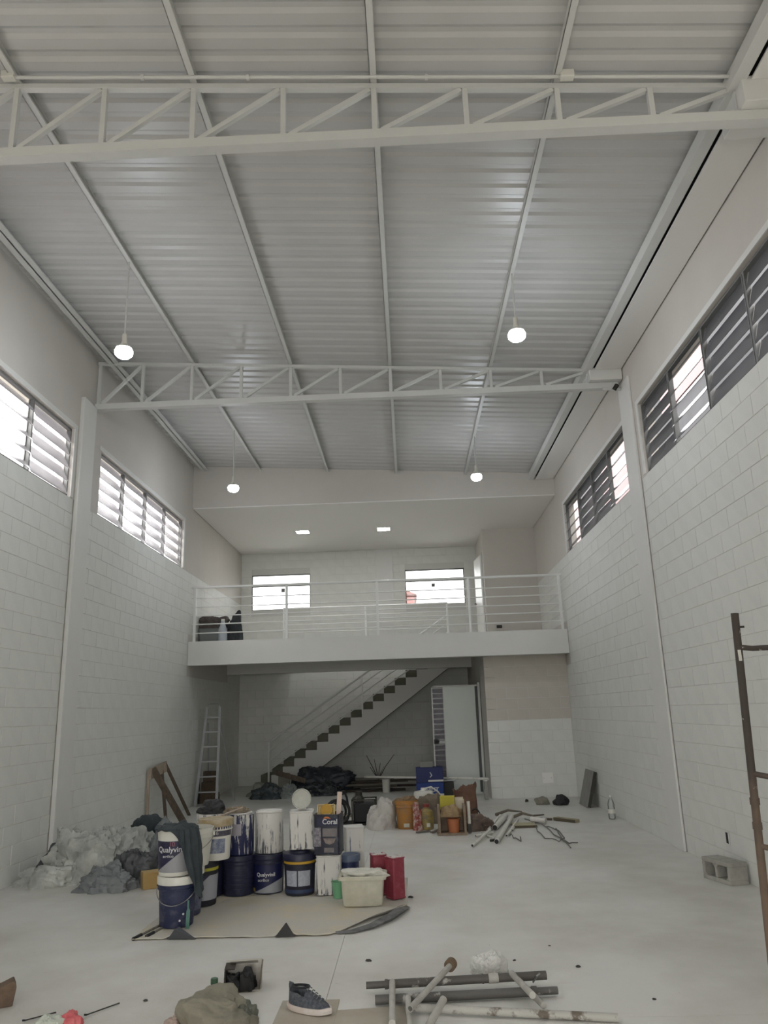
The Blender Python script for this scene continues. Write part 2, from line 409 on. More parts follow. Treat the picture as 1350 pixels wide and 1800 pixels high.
# purlins
def purlin(x, w_, h_, label, y0=2.0, y1=YM+.02, zoff=0):
    t = thing('purlin', label, 'beam', (x, (y0+y1)/2, roofz(x)+zoff), 0, 'white steel purlins')
    z = roofz(x)+zoff; mb = MB()
    t_ = .004
    obj('web', MB().box(x-w_/2, x-w_/2+t_, y0, y1, z, z+h_), M_steel, t, world=True)
    obj('flange', MB().box(x-w_/2, x+w_/2, y0, y1, z, z+t_), M_steel, t, world=True)
    obj('flange', MB().box(x-w_/2+t_, x+w_/2, y0, y1, z+h_-t_, z+h_), M_steel, t, world=True)
    obj('lip', MB().box(x+w_/2-t_, x+w_/2, y0, y1, z+t_, z+.02), M_steel, t, world=True)
PX = [-.0964+k*1.361 for k in (-2, -1, 0, 1)]
for x, lb in zip(PX, ('long white roof purlin nearest the left wall carrying the left lamps', 'long white roof purlin second from the left wall', 'long white roof purlin running up the middle of the roof', 'long white roof purlin right of centre carrying the right lamps')):
    purlin(x, .05, .065, lb)
eb = obj('edge_beam', MB().box(-3.99, -3.90, 2, YM, roofz(-3.95)-.04, roofz(-3.95)+.055).box(-3.92, -3.84, 2, YM, roofz(-3.95)-.04, roofz(-3.95)-.034), M_steel, bevel=.004)
tag(eb, 'white steel edge beam along the foot of the roof by the left wall', 'beam')
eb = obj('edge_beam', MB().box(2.50, 2.60, 2, YM, 5.93, 6.05), M_steel, bevel=.004)
tag(eb, 'white steel edge beam beside the boxed gutter on the right', 'beam')

# boxed gutter soffit on the right
gs = thing('gutter_casing', 'flat white gutter casing panels with dark gaps along top of right wall', 'gutter', (2.8, 9, 5.93))
obj('gutter_dark_backing', MB().box(2.60, 2.985, 2, YM, 6.0, 6.02).box(2.60, 2.605, 2, YM, 5.95, 6.0), M_black, gs, world=True)  # black backing: the shade inside the casing gaps is put into its colour
for y0, y1 in ((2.0, 4.62), (5.02, 9.46), (9.86, YM-.02)):
    obj('soffit_panel', MB().box(2.632, 2.985, y0, y1, 5.925, 5.945), M_gyp, gs, world=True, bevel=.003)

# trusses
def truss(Y, near):
    lab = 'white lattice roof truss nearest the camera with a conduit along its top' if near else 'white lattice roof truss farther away, between the two pairs of lamps'
    t = thing('roof_truss', lab, 'truss', (-.8, Y, 5.68), 0, 'white lattice trusses')
    zb = 5.66 if near else 5.70
    if not near: xa = -4.13
    else: xa = -4.13
    xb = 2.57
    c = MB().box(xa, 2.95, Y-.045, Y+.045, zb, zb+.08)
    obj('bottom_chord', c, M_steel, t, world=True)
    tz = lambda x: roofz(x)-.03
    m = MB().bar((xa, Y, tz(xa)), (xb, Y, tz(xb)), .05, .04)
    obj('top_chord', m, M_steel, t, world=True)
    nodes = [-.0964+n*.6805 for n in range(-5, 4)]
    xs = [xa+.03]+nodes+[xb]
    for x in xs:
        obj('web_post', MB().box(x-.019, x+.019, Y-.02, Y+.02, zb+.08, tz(x)-.015), M_steel, t, world=True)
    for i in range(len(xs)-1):
        a, b = xs[i]+.05, xs[i+1]-.03
        obj('web_diagonal', MB().bar((a, Y, zb+.095), (b, Y, tz(b)-.025), .036, .036, (0, 1, 0)), M_steel, t, world=True)
    obj('bearing_block', MB().box(xb-.01, 2.99, Y-.13, Y+.26, zb+.085, 5.96), M_conc, t, world=True, bevel=.006)
    return t
truss(4.75, True); truss(9.6, False)
cd = thing('conduit', 'thin white conduit with two junction boxes fixed along nearest roof truss', 'conduit', (-.1, 4.68, 6.2))
tz = lambda x: roofz(x)-.008
obj('pipe', MB().tube([(-2.83, 4.67, tz(-2.83)), (2.52, 4.67, tz(2.52))], .014, 10), M_steel, cd, world=True, smooth=True)
for x in (-2.85, 1.33): obj('junction_box', MB().obox((x, 4.66, tz(x)+.005), (.10, .06, .062)), M_white, cd, world=True, bevel=.008)
for x in (-1.83, -1.03, .3): obj('coupling', MB().tube([(x-.012, 4.67, tz(x)), (x+.012, 4.67, tz(x))], .022, 10), M_steel, cd, world=True)
jb = thing('conduit_stub', 'short conduit stub with a dark mouth at the far truss bearing on right', 'conduit', (2.86, 9.5, 5.66))
obj('pipe', MB().pipe((2.72, 9.5, 5.66), (2.97, 9.53, 5.665), .022), M_steel, jb, world=True, smooth=True)
obj('elbow', MB().tube([(2.86, 9.47, 5.63), (2.88, 9.45, 5.66), (2.9, 9.45, 5.69)], .03, 8), M_dark, jb, world=True, smooth=True)

# mezzanine
mz = MB().box(XL, XR, YM, YM+.22, 2.555, 3.0).box(XL, XR, YM+.22, 17.75, 2.82, 3.0)
mz.box(XL, -2.83, 17.75, YB, 2.82, 3.0).box(.97, XR, 17.75, YB, 2.82, 3.0)
struct('mezzanine_slab', mz, M_conc)
struct('rear_beam', MB().box(XL, 1.43, 17.68, 17.87, 2.53, 2.82), M_conc)
struct('gable_wall', MB().box(XL, XR, YM, YM+.14, 5.62, 6.6), M_plaster)
struct('mezzanine_ceiling', MB().box(XL+.012, XR-.012, YM+.005, YB-.012, 5.60, 5.68), M_gyp)
# ground-floor room under the mezzanine
lr = struct('wall_storeroom', MB().box(1.436, 3.0, 14.87, 15.0, 0, 2.83).box(1.436, 1.56, 14.87, 15.9, 0, 2.83).box(1.436, 1.56, 16.85, YB, 0, 2.83).box(1.436, 1.56, 15.9, 16.85, 2.12, 2.83), M_mortar)
cl = cells_for(1.43, 3.0, 0, 1.38, M_block, ch=.1971, phase=1)+cells_for(1.43, 3.0, 1.38, 2.82, M_dull, ch=.1971)
blocks(lr, (0, 14.872), -PI/2, cl, 300, M_block)
cl = cells_for(14.87, 15.9, 0, 2.82, M_plaster, ch=.2015)+cells_for(16.85, YB, 0, 2.82, M_plaster, ch=.2015)
blocks(lr, (1.437, 0), PI, [(-u, z, a, b, m) for u, z, a, b, m in cl], 300, M_plaster)
# room on the mezzanine
struct('wall_upper_room', MB().box(1.8, XR, 17.2, 17.32, 3.0, 5.6).box(1.8, 1.92, 17.32, YB, 3.0, 5.6), M_plaster)
d2 = thing('door_2', 'white flush door standing ajar on the side of the upper room', 'door', (1.8, 17.40, 3.0))
del d2['category']; d2['kind'] = 'structure'
obj('frame', MB().box(1.785, 1.925, 17.36, 17.40, 3.0, 5.1).box(1.785, 1.925, 18.12, 18.16, 3.0, 5.1).box(1.785, 1.925, 17.36, 18.16, 5.06, 5.1), M_steel, d2, world=True)
lf = obj('door_leaf', MB().box(-.04, 0, 0, .74, .01, 2.04), mat('white_door', (236, 235, 230), .4), d2, loc=(-.02, .01, 0), rot=(0, 0, math.radians(6)), bevel=.004)
obj('door_handle', MB().tube([(-.04, .68, 1.0), (-.09, .68, 1.0), (-.09, .60, 1.0)], .01, 8), M_dark, lf, smooth=True)
# socket on upper room wall
so = thing('wall_socket', 'small black socket low on the upper room front wall', 'socket', (2.06, 17.19, 3.36))
obj('face_plate', MB().box(-.06, .06, -.012, .01, -.035, .035), M_black, so, bevel=.004)
obj('socket_module', MB().box(-.045, -.008, -.018, -.012, -.022, .022).box(.008, .045, -.018, -.012, -.022, .022), M_dark, so)
# blank plate on storeroom wall
so = thing('cover_plate', 'white square blank cover plate on the storeroom block wall', 'plate', (2.47, 14.86, .34))
obj('plate', MB().box(-.10, .10, -.012, .01, -.09, .09), mat('bright_white', (236, 234, 228), .4), so, bevel=.004)
obj('screw', MB().tube([(-.07, -.012, 0), (-.07, -.016, 0)], .006, 8).tube([(.07, -.012, 0), (.07, -.016, 0)], .006, 8), M_wire, so)

# steel door with narrow louvred strip, standing open across the storeroom side
d1 = thing('door_1', 'open grey-white steel door with a narrow louvred glass strip and dark lock', 'door', (1.42, 15.92, 0))
del d1['category']; d1['kind'] = 'structure'
M_door = mat('door_enamel', (205, 211, 204), .4, var=.04, vscale=2)
obj('door_leaf', MB().box(-.74, -.10, -.018, .018, .02, 2.05), M_door, d1, bevel=.003)
obj('leaf_frame', MB().box(-.98, -.955, -.025, .02, .02, 2.08).box(-.98, -.06, -.025, .02, 2.05, 2.08).box(-.98, -.06, -.025, .02, 0, .03).box(-.75, -.74, -.025, .02, .03, 2.05).box(-.955, -.75, -.022, .018, .96, 1.0), M_steel, d1)
obj('shaded_jamb', MB().box(-.10, -.045, -.015, .02, .02, 2.05), mat('dark_shadow_steel', (84, 86, 84), .6), d1)  # jamb strip with the shadow of the door gap put into its colour
obj('jamb', MB().box(-.045, .0, -.05, .05, 0, 2.12), M_steel, d1)
for k in range(20):
    z = .08+k*.1
    if abs(z-.98) < .06: continue
    obj('louvre', MB().obox((-.853, 0, z), (.20, .006, .088), Matrix.Rotation(math.radians(35), 3, 'X')), M_glass, d1)
obj('strip_backing', MB().box(-.955, -.75, .03, .036, .03, 2.05), mat('dark_glass', (52, 56, 54), .2), d1)
obj('door_handle', MB().box(-.965, -.87, -.05, -.02, .95, 1.04).tube([(-.94, -.05, 1.0), (-.94, -.08, 1.0), (-.86, -.08, 1.0)], .01, 8), M_black, d1)

# windows ---------------------------------------------------------
def side_window(name, x, sgn, y0, y1, tilts, n=4):
    z0, z1 = 4.33, 5.22; xo = x-sgn*.06
    fr = MB(); t = .022
    fr.box(xo-.025, xo+.025, y0, y1, z0, z0+t).box(xo-.025, xo+.025, y0, y1, z1-t, z1).box(xo-.025, xo+.025, y0, y0+t, z0, z1).box(xo-.025, xo+.025, y1-t, y1, z0, z1)
    wd = struct(name, fr, M_frame)
    # raised plaster reveal
    obj('reveal', MB().box(min(x, x+sgn*.012), max(x, x+sgn*.012), y0-.07, y1+.07, z1+.01, z1+.07).box(min(x, x+sgn*.012), max(x, x+sgn*.012), y1, y1+.07, z0, z1+.01), M_conc, wd, world=True)
    pw = (y1-y0)/n
    for k in range(1, n):
        obj('mullion', MB().box(xo-.025, xo+.025, y0+k*pw-.014, y0+k*pw+.014, z0+t, z1-t), M_frame, wd, world=True)
    ns = 5; sh = (z1-z0-2*t)/ns
    for k in range(n):
        for j in range(ns):
            a = math.radians(tilts[k])*(-sgn)
            rr = Matrix.Rotation(a, 3, 'Y')
            c = (xo, y0+(k+.5)*pw, z0+t+(j+.5)*sh)
            g = MB().obox(c, (.005, pw-.05, sh*1.2), rr)
            obj('glass_slat', g, M_glass if sgn > 0 else M_dimglass, wd, world=True)
        obj('slat_bracket', MB().box(xo-.03, xo-.02, y0+k*pw+.016, y0+k*pw+.028, z0+t, z1-t).box(xo-.03, xo-.02, y0+(k+1)*pw-.028, y0+(k+1)*pw-.016, z0+t, z1-t), M_frame, wd, world=True)
    return wd
side_window('window_1', XL, 1, WL[1][0], WL[1][1], [32, 35, 38, 25])
side_window('window_2', XL, 1, WL[2][0], WL[2][1], [28, 30, 26, 30])
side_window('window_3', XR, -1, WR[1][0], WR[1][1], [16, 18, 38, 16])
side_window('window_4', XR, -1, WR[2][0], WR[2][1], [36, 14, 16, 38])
for i, (x0, x1) in enumerate(BW):
    y = YB+.08; z0, z1 = bz0+.005, bz1-.005; t = .022
    wd = struct('window_%d' % (5+i), MB().box(x0, x1, y-.02, y+.02, z0, z0+t).box(x0, x1, y-.02, y+.02, z1-t, z1).box(x0, x0+t, y-.02, y+.02, z0, z1).box(x1-t, x1, y-.02, y+.02, z0, z1), M_frame)
    obj('transom', MB().box(x0+t, x1-t, y-.02, y+.02, z1-.30, z1-.275), M_frame, wd, world=True)
    xm = x0+.6*(x1-x0) if i == 0 else (x0+x1)/2+.05
    zz = [z0+t, z0+t+.2, z0+t+.4, z1-.30]
    for j in range(3):
        if j: obj('glazing_bar', MB().box(x0+t, x1-t, y-.008, y+.008, zz[j]-.006, zz[j]+.006), M_frame, wd, world=True)
        obj('pane', MB().obox(((x0+x1)/2, y+.01, (zz[j]+zz[j+1])/2), (x1-x0-2*t-.01, .004, .18), Matrix.Rotation(math.radians(-18), 3, 'X')), M_clear, wd, world=True)
    obj('pane', MB().box(x0+t, x1-t, y, y+.004, z1-.275, z1-t), M_clear, wd, world=True)
    obj('latch', MB().box(xm-.14, xm-.05, y-.05, y-.02, zz[2]+.02, zz[2]+.11), M_frame, wd, world=True)
    if i == 0: obj('opening_lever', MB().box(xm-.006, xm+.006, y-.035, y-.025, z0+t, zz[2]+.12), M_frame, wd, world=True)
# reddish house glimpsed beyond the back window
hs = thing('far_house', 'low reddish house glimpsed through the right-hand back window', 'house', (2.0, 34, 0))
obj('wall', MB().box(-3.2, -1.62, 0, 4, 0, 6.6), mat('brick_red', (150, 84, 78), .9, var=.3, vscale=3), hs)
obj('roof', MB().prism([(-3.4, 6.6), (-1.5, 6.6), (-2.4, 7.0)], 'y', -.3, 4.3), mat('roof_tile', (120, 70, 60), .9), hs)

# railings -----------------------------------------------------------
rl = thing('guard_railing', 'white steel guard railing along the front edge of the mezzanine', 'railing', (-.55, 14.6, 3.0))
M_rail = mat('white_rail', (226, 226, 222), .4)
Yr = 14.56
for x in (-4.06, -2.29, -.55, 1.2, 2.93): obj('post', MB().box(x-.022, x+.022, Yr-.022, Yr+.022, 3.0, 4.03), M_rail, rl, world=True)
for i, z in enumerate((4.04, 3.83, 3.66, 3.49, 3.33, 3.16)):
    r_ = .024 if i == 0 else .011
    obj('handrail' if i == 0 else 'bar', MB().tube([(-4.13, Yr, z), (2.98, Yr, z)], r_, 8), M_rail, rl, world=True, smooth=True)
r2 = thing('stairwell_railing', 'white railing around the stair opening behind the front railing', 'railing', (-.9, 17.72, 3.0))
for x in (-2.85, -.95, .94): obj('post', MB().box(x-.018, x+.018, 17.69, 17.73, 3.0, 3.98), M_rail, r2, world=True)
for i, z in enumerate((4.0, 3.8, 3.62, 3.44, 3.26)):
    obj('handrail' if i == 0 else 'bar', MB().tube([(-2.87, 17.71, z), (.96, 17.71, z)], .02 if i == 0 else .01, 8), M_rail, r2, world=True, smooth=True)

# staircase
RUN, RISE = .257, .17
def stepx(k): return -3.155+RUN*(k-1)
poly = [(stepx(0), 0)]
for k in range(0, 17): poly += [(stepx(k), .14+RISE*k), (stepx(k+1), .14+RISE*k)]
poly += [(stepx(17), 3.0), (1.05, 3.0), (1.05, 2.66), (.95, 2.56), (-2.66, 0)]
st = thing('staircase', 'white concrete staircase rising to the right under the mezzanine', 'stairs', (-1.2, 18.4, 0))
mb = MB()
for k in range(0, 17):                         # sawtooth flight, one column of concrete per step
    x0, x1 = stepx(k), stepx(k+1); zt = .14+RISE*k
    def us(x): return max(0, (x+2.66)*2.56/3.61)
    xs = [x0]+([-2.66] if x0 < -2.66 < x1 else [])+[x1]
    for a, b in zip(xs, xs[1:]):
        mb.prism([(a, us(a)), (b, us(b)), (b, zt), (a, zt)], 'y', 17.9, 18.02)
obj('stringer', mb, M_conc, st, world=True)
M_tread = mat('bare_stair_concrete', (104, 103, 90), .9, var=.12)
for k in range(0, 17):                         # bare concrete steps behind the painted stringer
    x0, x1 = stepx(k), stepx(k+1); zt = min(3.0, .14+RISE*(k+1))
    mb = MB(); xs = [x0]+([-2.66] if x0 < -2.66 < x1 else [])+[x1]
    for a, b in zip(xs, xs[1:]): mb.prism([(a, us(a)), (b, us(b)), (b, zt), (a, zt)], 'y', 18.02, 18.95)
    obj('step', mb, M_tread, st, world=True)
sr_ = thing('stair_railing', 'white sloping railing on the near side of the staircase', 'railing', (-3.1, 17.95, .2))
def rz_(x, off=0): return 1.02+(x+3.21)*.655-off
for i, off in enumerate((0, .19, .40, .61)):
    xe = .96
    obj('handrail' if i == 0 else 'bar', MB().tube([(-3.21, 17.885, rz_(-3.21, off)), (xe, 17.885, rz_(xe, off))], .02 if i == 0 else .012, 8), M_rail, sr_, world=True, smooth=True)
for x in (-3.21, -1.08, .96):
    k = max(0, int((x+3.155)/RUN+1)); zz0 = .14+RISE*k
    obj('post', MB().box(x-.018, x+.018, 17.865, 17.898, min(zz0, 3.0)-.10, rz_(x)), M_rail, sr_, world=True)

# lamps ----------------------------------------------------------------
M_bulb = mat('lit_bulb', (238, 246, 255), .3, emit=LAMP)
lampspots = [(-2.82, 7.14, 5.29, 'left lamp of the near pair'), (1.2646, 7.3, 5.37, 'right lamp of the near pair'), (-2.82, 12.2, 5.31, 'left lamp of the far pair'), (1.2646, 12.3, 5.37, 'right lamp of the far pair')]
for x, y, z, lb in lampspots:
    t = thing('pendant_lamp', 'glowing round pendant bulb on a thin white rod, '+lb, 'lamp', (x, y, z), 0, 'pendant bulbs hung from the purlins')
    obj('rod', MB().tube([(0, 0, .13), (0, 0, roofz(x)-z+.01)], .008, 8), M_steel, t, smooth=True)
    obj('socket', MB().lathe([(0, .2), (.022, .2), (.026, .12), (.034, .09), (.034, .07)], 16), M_white, t, smooth=True)
    obj('housing', MB().lathe([(.03, .085), (.05, .07), (.078, .045), (.080, .035), (.07, .035)], 24), M_white, t, smooth=True)
    obj('bulb', MB().lathe([(.078, .036), (.092, .005), (.088, -.03), (.065, -.055), (.03, -.068), (0, -.072)], 24), M_bulb, t, smooth=True)
for x in (-2.27, -.44):
    t = thing('recessed_light', 'lit square ceiling panel, '+('left' if x < -1 else 'right')+' of the two above the mezzanine', 'light', (x, 16.75, 5.59), 0, 'recessed panels in the mezzanine ceiling')
    obj('trim', MB().box(-.15, .15, -.15, -.135, -.006, .01).box(-.15, .15, .135, .15, -.006, .01).box(-.15, -.135, -.135, .135, -.006, .01).box(.135, .15, -.135, .135, -.006, .01), M_white, t)
    obj('diffuser', MB().box(-.135, .135, -.135, .135, -.002, .01), mat('lit_panel', (252, 252, 252), .4, emit=11.0), t)

# ==================================================================== OBJECTS
def heap(name, label, cat, loc, size, m, seed, rz=0, freq=2.2, sharp=.5, rings=34, seg=84, group=None, flat=1.6, top=None, parent=None):
    """crumpled cloth / plastic: a closed, creased, lumpy mass resting on its base"""
    rx, ry, h = size; off = Vector((seed*7.3, seed*3.1, seed*1.7)); mb = MB(); vs = []
    ex = .85 if flat < 2 else .72 if flat < 3 else .55
    def crease(q, n=3):
        v = 0; a = 1; q = q.copy()
        for i in range(n):
            v += a*(1-min(1, abs(noise.noise(q))*3.2))**2; a *= .55; q = q*1.9+Vector((3.1, 1.7, .4))
        return v
    def sg(v, e): return math.copysign(abs(v)**e, v)
    for i in range(1, rings+1):
        th = i/rings*PI/2
        for k in range(seg):
            t = 2*PI*k/seg
            d = Vector((math.sin(th)*math.cos(t), math.sin(th)*math.sin(t), math.cos(th)))
            q = d*freq*.75+off
            warp = Vector((noise.noise(q+Vector((5, 0, 0))), noise.noise(q+Vector((0, 5, 0))), noise.noise(q+Vector((0, 0, 5)))))*.8
            low = noise.noise(d*1.25+off)*.42+noise.noise(d*2.6+off)*.16
            R = 1+low-.11*sharp*crease(q+warp)+.07*sharp*crease(q*2.1+warp*1.3+Vector((7, 7, 7)), 2)+.03*noise.noise(d*9+off)
            z = h*sg(d.z, ex)*R*.92
            fl = 1+.10*max(0, (i/rings-.86)/.14)*(1+noise.noise(q*2.3))
            x = rx*sg(d.x, ex+.1)*R*fl; y = ry*sg(d.y, ex+.1)*R*fl
            vs.append((x, y, max(0.001, z) if i < rings else 0))
    vs.append((0, 0, sum(v[2] for v in vs[:seg])/seg)); c0 = len(vs)-1; vs.append((0, 0, 0)); c1 = c0+1
    fs = [(c0, k, (k+1) % seg) for k in range(seg)]
    for i in range(rings-1):
        for k in range(seg):
            a, b = i*seg+k, i*seg+(k+1) % seg; fs.append((a, a+seg, b+seg, b))
    L0 = (rings-1)*seg; fs += [(L0+k, c1, L0+(k+1) % seg) for k in range(seg)]
    mb.add(vs, fs)
    if parent is not None: return obj(name, mb, m, parent, smooth=True, loc=loc, rot=(0, 0, rz))
    o = obj(name, mb, m, smooth=True, loc=loc, rot=(0, 0, rz))
    return tag(o, label, cat, group)

def bucket(label, loc, rt=.15, rb=.132, h=.36, m=None, lid=None, handle=False, rz=0, open_=False, name='paint_bucket', group='paint buckets on the drop sheet', handle_side=1, ribs=True):
    t = thing(name, label, 'bucket', loc, rz, group)
    m = m or M_navy
    pr = [(0, 0), (rb*.97, 0), (rb, .008), (rb+(rt-rb)*.72, h*.74)]
    if ribs: pr += [(rt*.985+.006, h*.75), (rt*.99+.006, h*.775), (rt*.985, h*.78), (rt*.99, h*.84), (rt*.99+.006, h*.85), (rt+.006, h*.87), (rt*.995, h*.875)]
    pr += [(rt, h*.975), (rt+.005, h*.985), (rt+.005, h), (rt-.004, h)]
    if open_: pr += [(rt-.008, h*.9), (rb-.006, .02), (0, .02)]
    else: pr += [(0, h-.004)]
    obj('body', MB().lathe(pr, 36), m, t, smooth=True)
    if lid:
        obj('lid', MB().lathe([(rt+.006, h-.05), (rt+.011, h-.048), (rt+.012, h+.004), (rt+.008, h+.01), (rt-.012, h+.01), (rt-.018, h+.003), (0, h+.004)], 36), lid, t, smooth=True)
    if handle:
        pts = []
        for k in range(17):
            a = PI*k/16; yy = -math.sin(a)*.5
            sag = math.sin(a)
            pts.append((math.cos(a)*(rt+.012), -sag*(rt*.93+.012) if handle_side > 0 else sag*(rt*.93+.012), h*.82-sag*.13))
        obj('handle', MB().tube(pts, .0035, 6), M_wire, t, smooth=True)
        obj('handle_lug', MB().obox((rt+.008, 0, h*.82), (.016, .03, .03)).obox((-rt-.008, 0, h*.82), (.016, .03, .03)), m, t, bevel=.003)
    return t
def wrap_label(t, rt, rb, h, z0, z1, m, ang=PI*.75, mid=-PI/2, name='label'):
    r0 = rb+(rt-rb)*z0/h*.97+.0015; r1 = rb+(rt-rb)*z1/h*.97+.0015
    return obj(name, MB().lathe([(r0, z0), (r1, z1)], 24, a0=mid-ang, a1=mid+ang), m, t, smooth=True)
M_ink = mat('white_ink', (205, 205, 205), .6)
M_inkp = mat('pink_ink', (150, 92, 104), .6)
M_dripn = drip_material('dripped_navy', (30, 36, 74), cover=.42)
M_dripn2 = drip_material('dripped_navy_heavy', (38, 42, 70), cover=.62)
M_dripg = drip_material('dripped_grey', (96, 98, 102), cover=.78)
M_dripw = drip_material('dripped_tin', (90, 90, 94), cover=.86)
M_dripl = drip_material('dripped_pale', (110, 116, 132), cover=.74)
M_cloth = mat('dark_green_grey_cloth', (48, 55, 58), .9, c2=(62, 70, 74), vscale=8, bump=.3, bscale=200)

# drop sheet -------------------------------------------------------------
def drop_sheet():
    mb = MB(); nx, ny = 60, 44; x0, x1, y0, y1 = -2.16, -.09, 6.28, 8.25
    for j in range(ny+1):
        for i in range(nx+1):
            u, v = i/nx, j/ny; x = x0+(x1-x0)*u; y = y0+(y1-y0)*v
            # front right corner is cut back
            if u > .72: y += (u-.72)/.28*(.72)*(1-v)**1.5
            x += .03*noise.noise(Vector((y*2, 1, 0))); y += .02*noise.noise(Vector((x*3, 5, 0)))
            z = .004+.006*max(0, noise.noise(Vector((x*5, y*5, 0))))+.004*max(0, noise.noise(Vector((x*14, y*9, 2))))
            e = min(v, 1)*ny
            if e < 2.2: z += .012*max(0, noise.noise(Vector((x*4, 7, 0)))+.25)*(2.2-e)/2.2
            if u > .76 and e < 3: z += .035*(3-e)/3*min(1, (u-.76)*8)
            d = math.hypot(x+.995, (y-6.31)*1.2)
            if d < .08: z += .075*(1-d/.08)
            d = math.hypot(x+1.80, (y-6.31)*1.2)
            if d < .12: z += .05*(1-d/.12)
            mb.v.append((x, y, z))
    for j in range(ny):
        for i in range(nx):
            a = j*(nx+1)+i; mb.f.append((a, a+1, a+nx+2, a+nx+1))
    m = mat('dusty_drop_sheet', (192, 188, 178), .8, c2=(204, 192, 162), vscale=2.5, bump=.25, bscale=30, lo=.45, hi=.7)
    o = obj('drop_sheet', mb, m, smooth=True); o.data.materials.append(mat('sheet_underside', (88, 88, 86), .7))
    md = o.modifiers.new('thickness', 'SOLIDIFY'); md.thickness = .003; md.offset = 0
    tag(o, 'beige dusty plastic drop sheet spread under the paint buckets, front edge curled', 'sheet')
    c = MB(); pts = [(-.62, 6.325, .0, .02), (-.50, 6.34, .3, .03), (-.36, 6.45, .6, .045), (-.22, 6.66, .9, .06), (-.13, 6.90, .7, .075), (-.085, 7.05, .3, .05)]
    for x, y, t_, w_ in pts:
        dx, dy = -.5, .7
        c.v += [(x+.012, y-.018, .004), (x+.012-.4*w_*dx, y-.018-.4*w_*.6, .006+w_*.45*t_), (x+w_*dx*.8, y+w_*dy*.8, .008+w_*.5*t_+.008)]
    for i in range(len(pts)-1):
        a_ = 3*i; c.f += [(a_, a_+3, a_+4, a_+1), (a_+1, a_+4, a_+5, a_+2)]
    obj('curled_edge', c, mat('sheet_edge', (70, 70, 70), .6, c2=(120, 120, 118), vscale=9), o, world=True, smooth=True)
    f = MB().add([(-1.07, 6.27, .004), (-.92, 6.27, .004), (-.99, 6.26, .10), (-1.0, 6.33, .005), (-.985, 6.275, .1)], [(0, 1, 2), (0, 2, 4, 3), (1, 3, 4, 2), (0, 3, 1)])
    obj('raised_fold', f, mat('sheet_fold', (60, 60, 60), .7), o, world=True)
    f = MB().add([(-1.88, 6.28, .004), (-1.66, 6.27, .004), (-1.83, 6.27, .07), (-1.80, 6.36, .005), (-1.80, 6.30, .085)], [(0, 1, 2), (0, 2, 4, 3), (1, 3, 4, 2), (0, 3, 1)])
    obj('raised_fold', f, mat('sheet_fold2', (66, 68, 72), .6), o, world=True)
drop_sheet()
ZS = .012
# stack A : two buckets at front left ------------------------------------
M_diagA = diag_material('label_diag_a', (36, 34, 62), (150, 150, 152), .125, .75)
a1 = bucket('dusty navy bucket with white lid and wire handle, bottom of the front left stack', (-1.93, 6.67, ZS), m=M_navy2, lid=M_white, handle=True)
a2 = bucket('white-rimmed bucket with dark printed label under the grey-green cloth, atop the front left stack', (-1.955, 6.67, ZS+.372), rt=.148, rb=.128, h=.345, m=M_white, ribs=False)
wrap_label(a2, .148, .128, .345, .03, .265, M_diagA)
obj('label_print', shift(text_mb('Qualyvinil', .058, .1475, bold=.0008), (0, 0, .185)), M_ink, a2)
obj('label_emblem', shift(text_mb('10', .05, .1478), (.01, 0, .228)), M_inkp, a2)
obj('label_print', shift(text_mb('acrilico', .03, .1462), (-.02, 0, .145)), M_ink, a2)
obj('label_dot', shift(MB().tube([(0, 0, 0), (0, -.004, 0)], .008, 10), (.085, -.112, .10)), M_ink, a1)
obj('label_dot', shift(MB().tube([(0, 0, 0), (0, -.004, 0)], .008, 10), (.062, -.126, .055)), M_ink, a1)
# turquoise tool leaning at the bucket
sp = thing('scraper', 'turquoise plastic scraper blade leaning against the lower front left bucket', 'tool', (-1.80, 6.53, ZS))
obj('blade', MB().prism([(-.016, 0), (.012, 0), (.016, .13), (0, .16), (-.014, .12)], 'y', -.003, .003), mat('turquoise', (84, 124, 114), .5), sp, bevel=.001)
obj('grip', MB().tube([(0, 0, .15), (-.003, .012, .20)], .008, 8), mat('turquoise', (70, 132, 122)), sp)
# cloth over stack A
def draped_cloth():
    mb = MB(); cx, cy, zt = -1.955, 6.67, ZS+.372+.345+.012; R_ = .158
    nr, ns = 26, 72
    for i in range(nr+1):
        for k in range(ns):
            a = 2*PI*k/ns; c, s = math.cos(a), math.sin(a)
            # hangs long on the right (toward +x,-y), short at the front and left
            side = max(0, math.cos(a+.16))**3
            L = R_+.012+.52*side+.02*noise.noise(Vector((c*3, s*3, 0)))
            l = L*i/nr
            if l < R_: r = l; z = zt+.035*max(0, noise.noise(Vector((c*l*16, s*l*16, 4))))+.05*max(0, 1-l/R_)*abs(noise.noise(Vector((c*l*10+3, s*l*10, 1))))*2
            else:
                fall = l-R_; fold = .016*math.sin(a*17+3*noise.noise(Vector((a*2, fall*4, 0))))*min(1, fall*12)
                r = R_+.012+fold+fall*.10+.01*noise.noise(Vector((a*3, fall*9, 0))); z = zt-fall
            mb.v.append((cx+r*c, cy+r*s, z))
    for i in range(nr):
        for k in range(ns):
            a, b = i*ns+k, i*ns+(k+1) % ns; mb.f.append((a, a+ns, b+ns, b))
    o = obj('cloth', mb, M_cloth, smooth=True); md = o.modifiers.new('thickness', 'SOLIDIFY'); md.thickness = .004; md.offset = 1
    tag(o, 'dark grey-green cloth draped over the front left bucket stack, hanging down its right side', 'cloth')
draped_cloth()
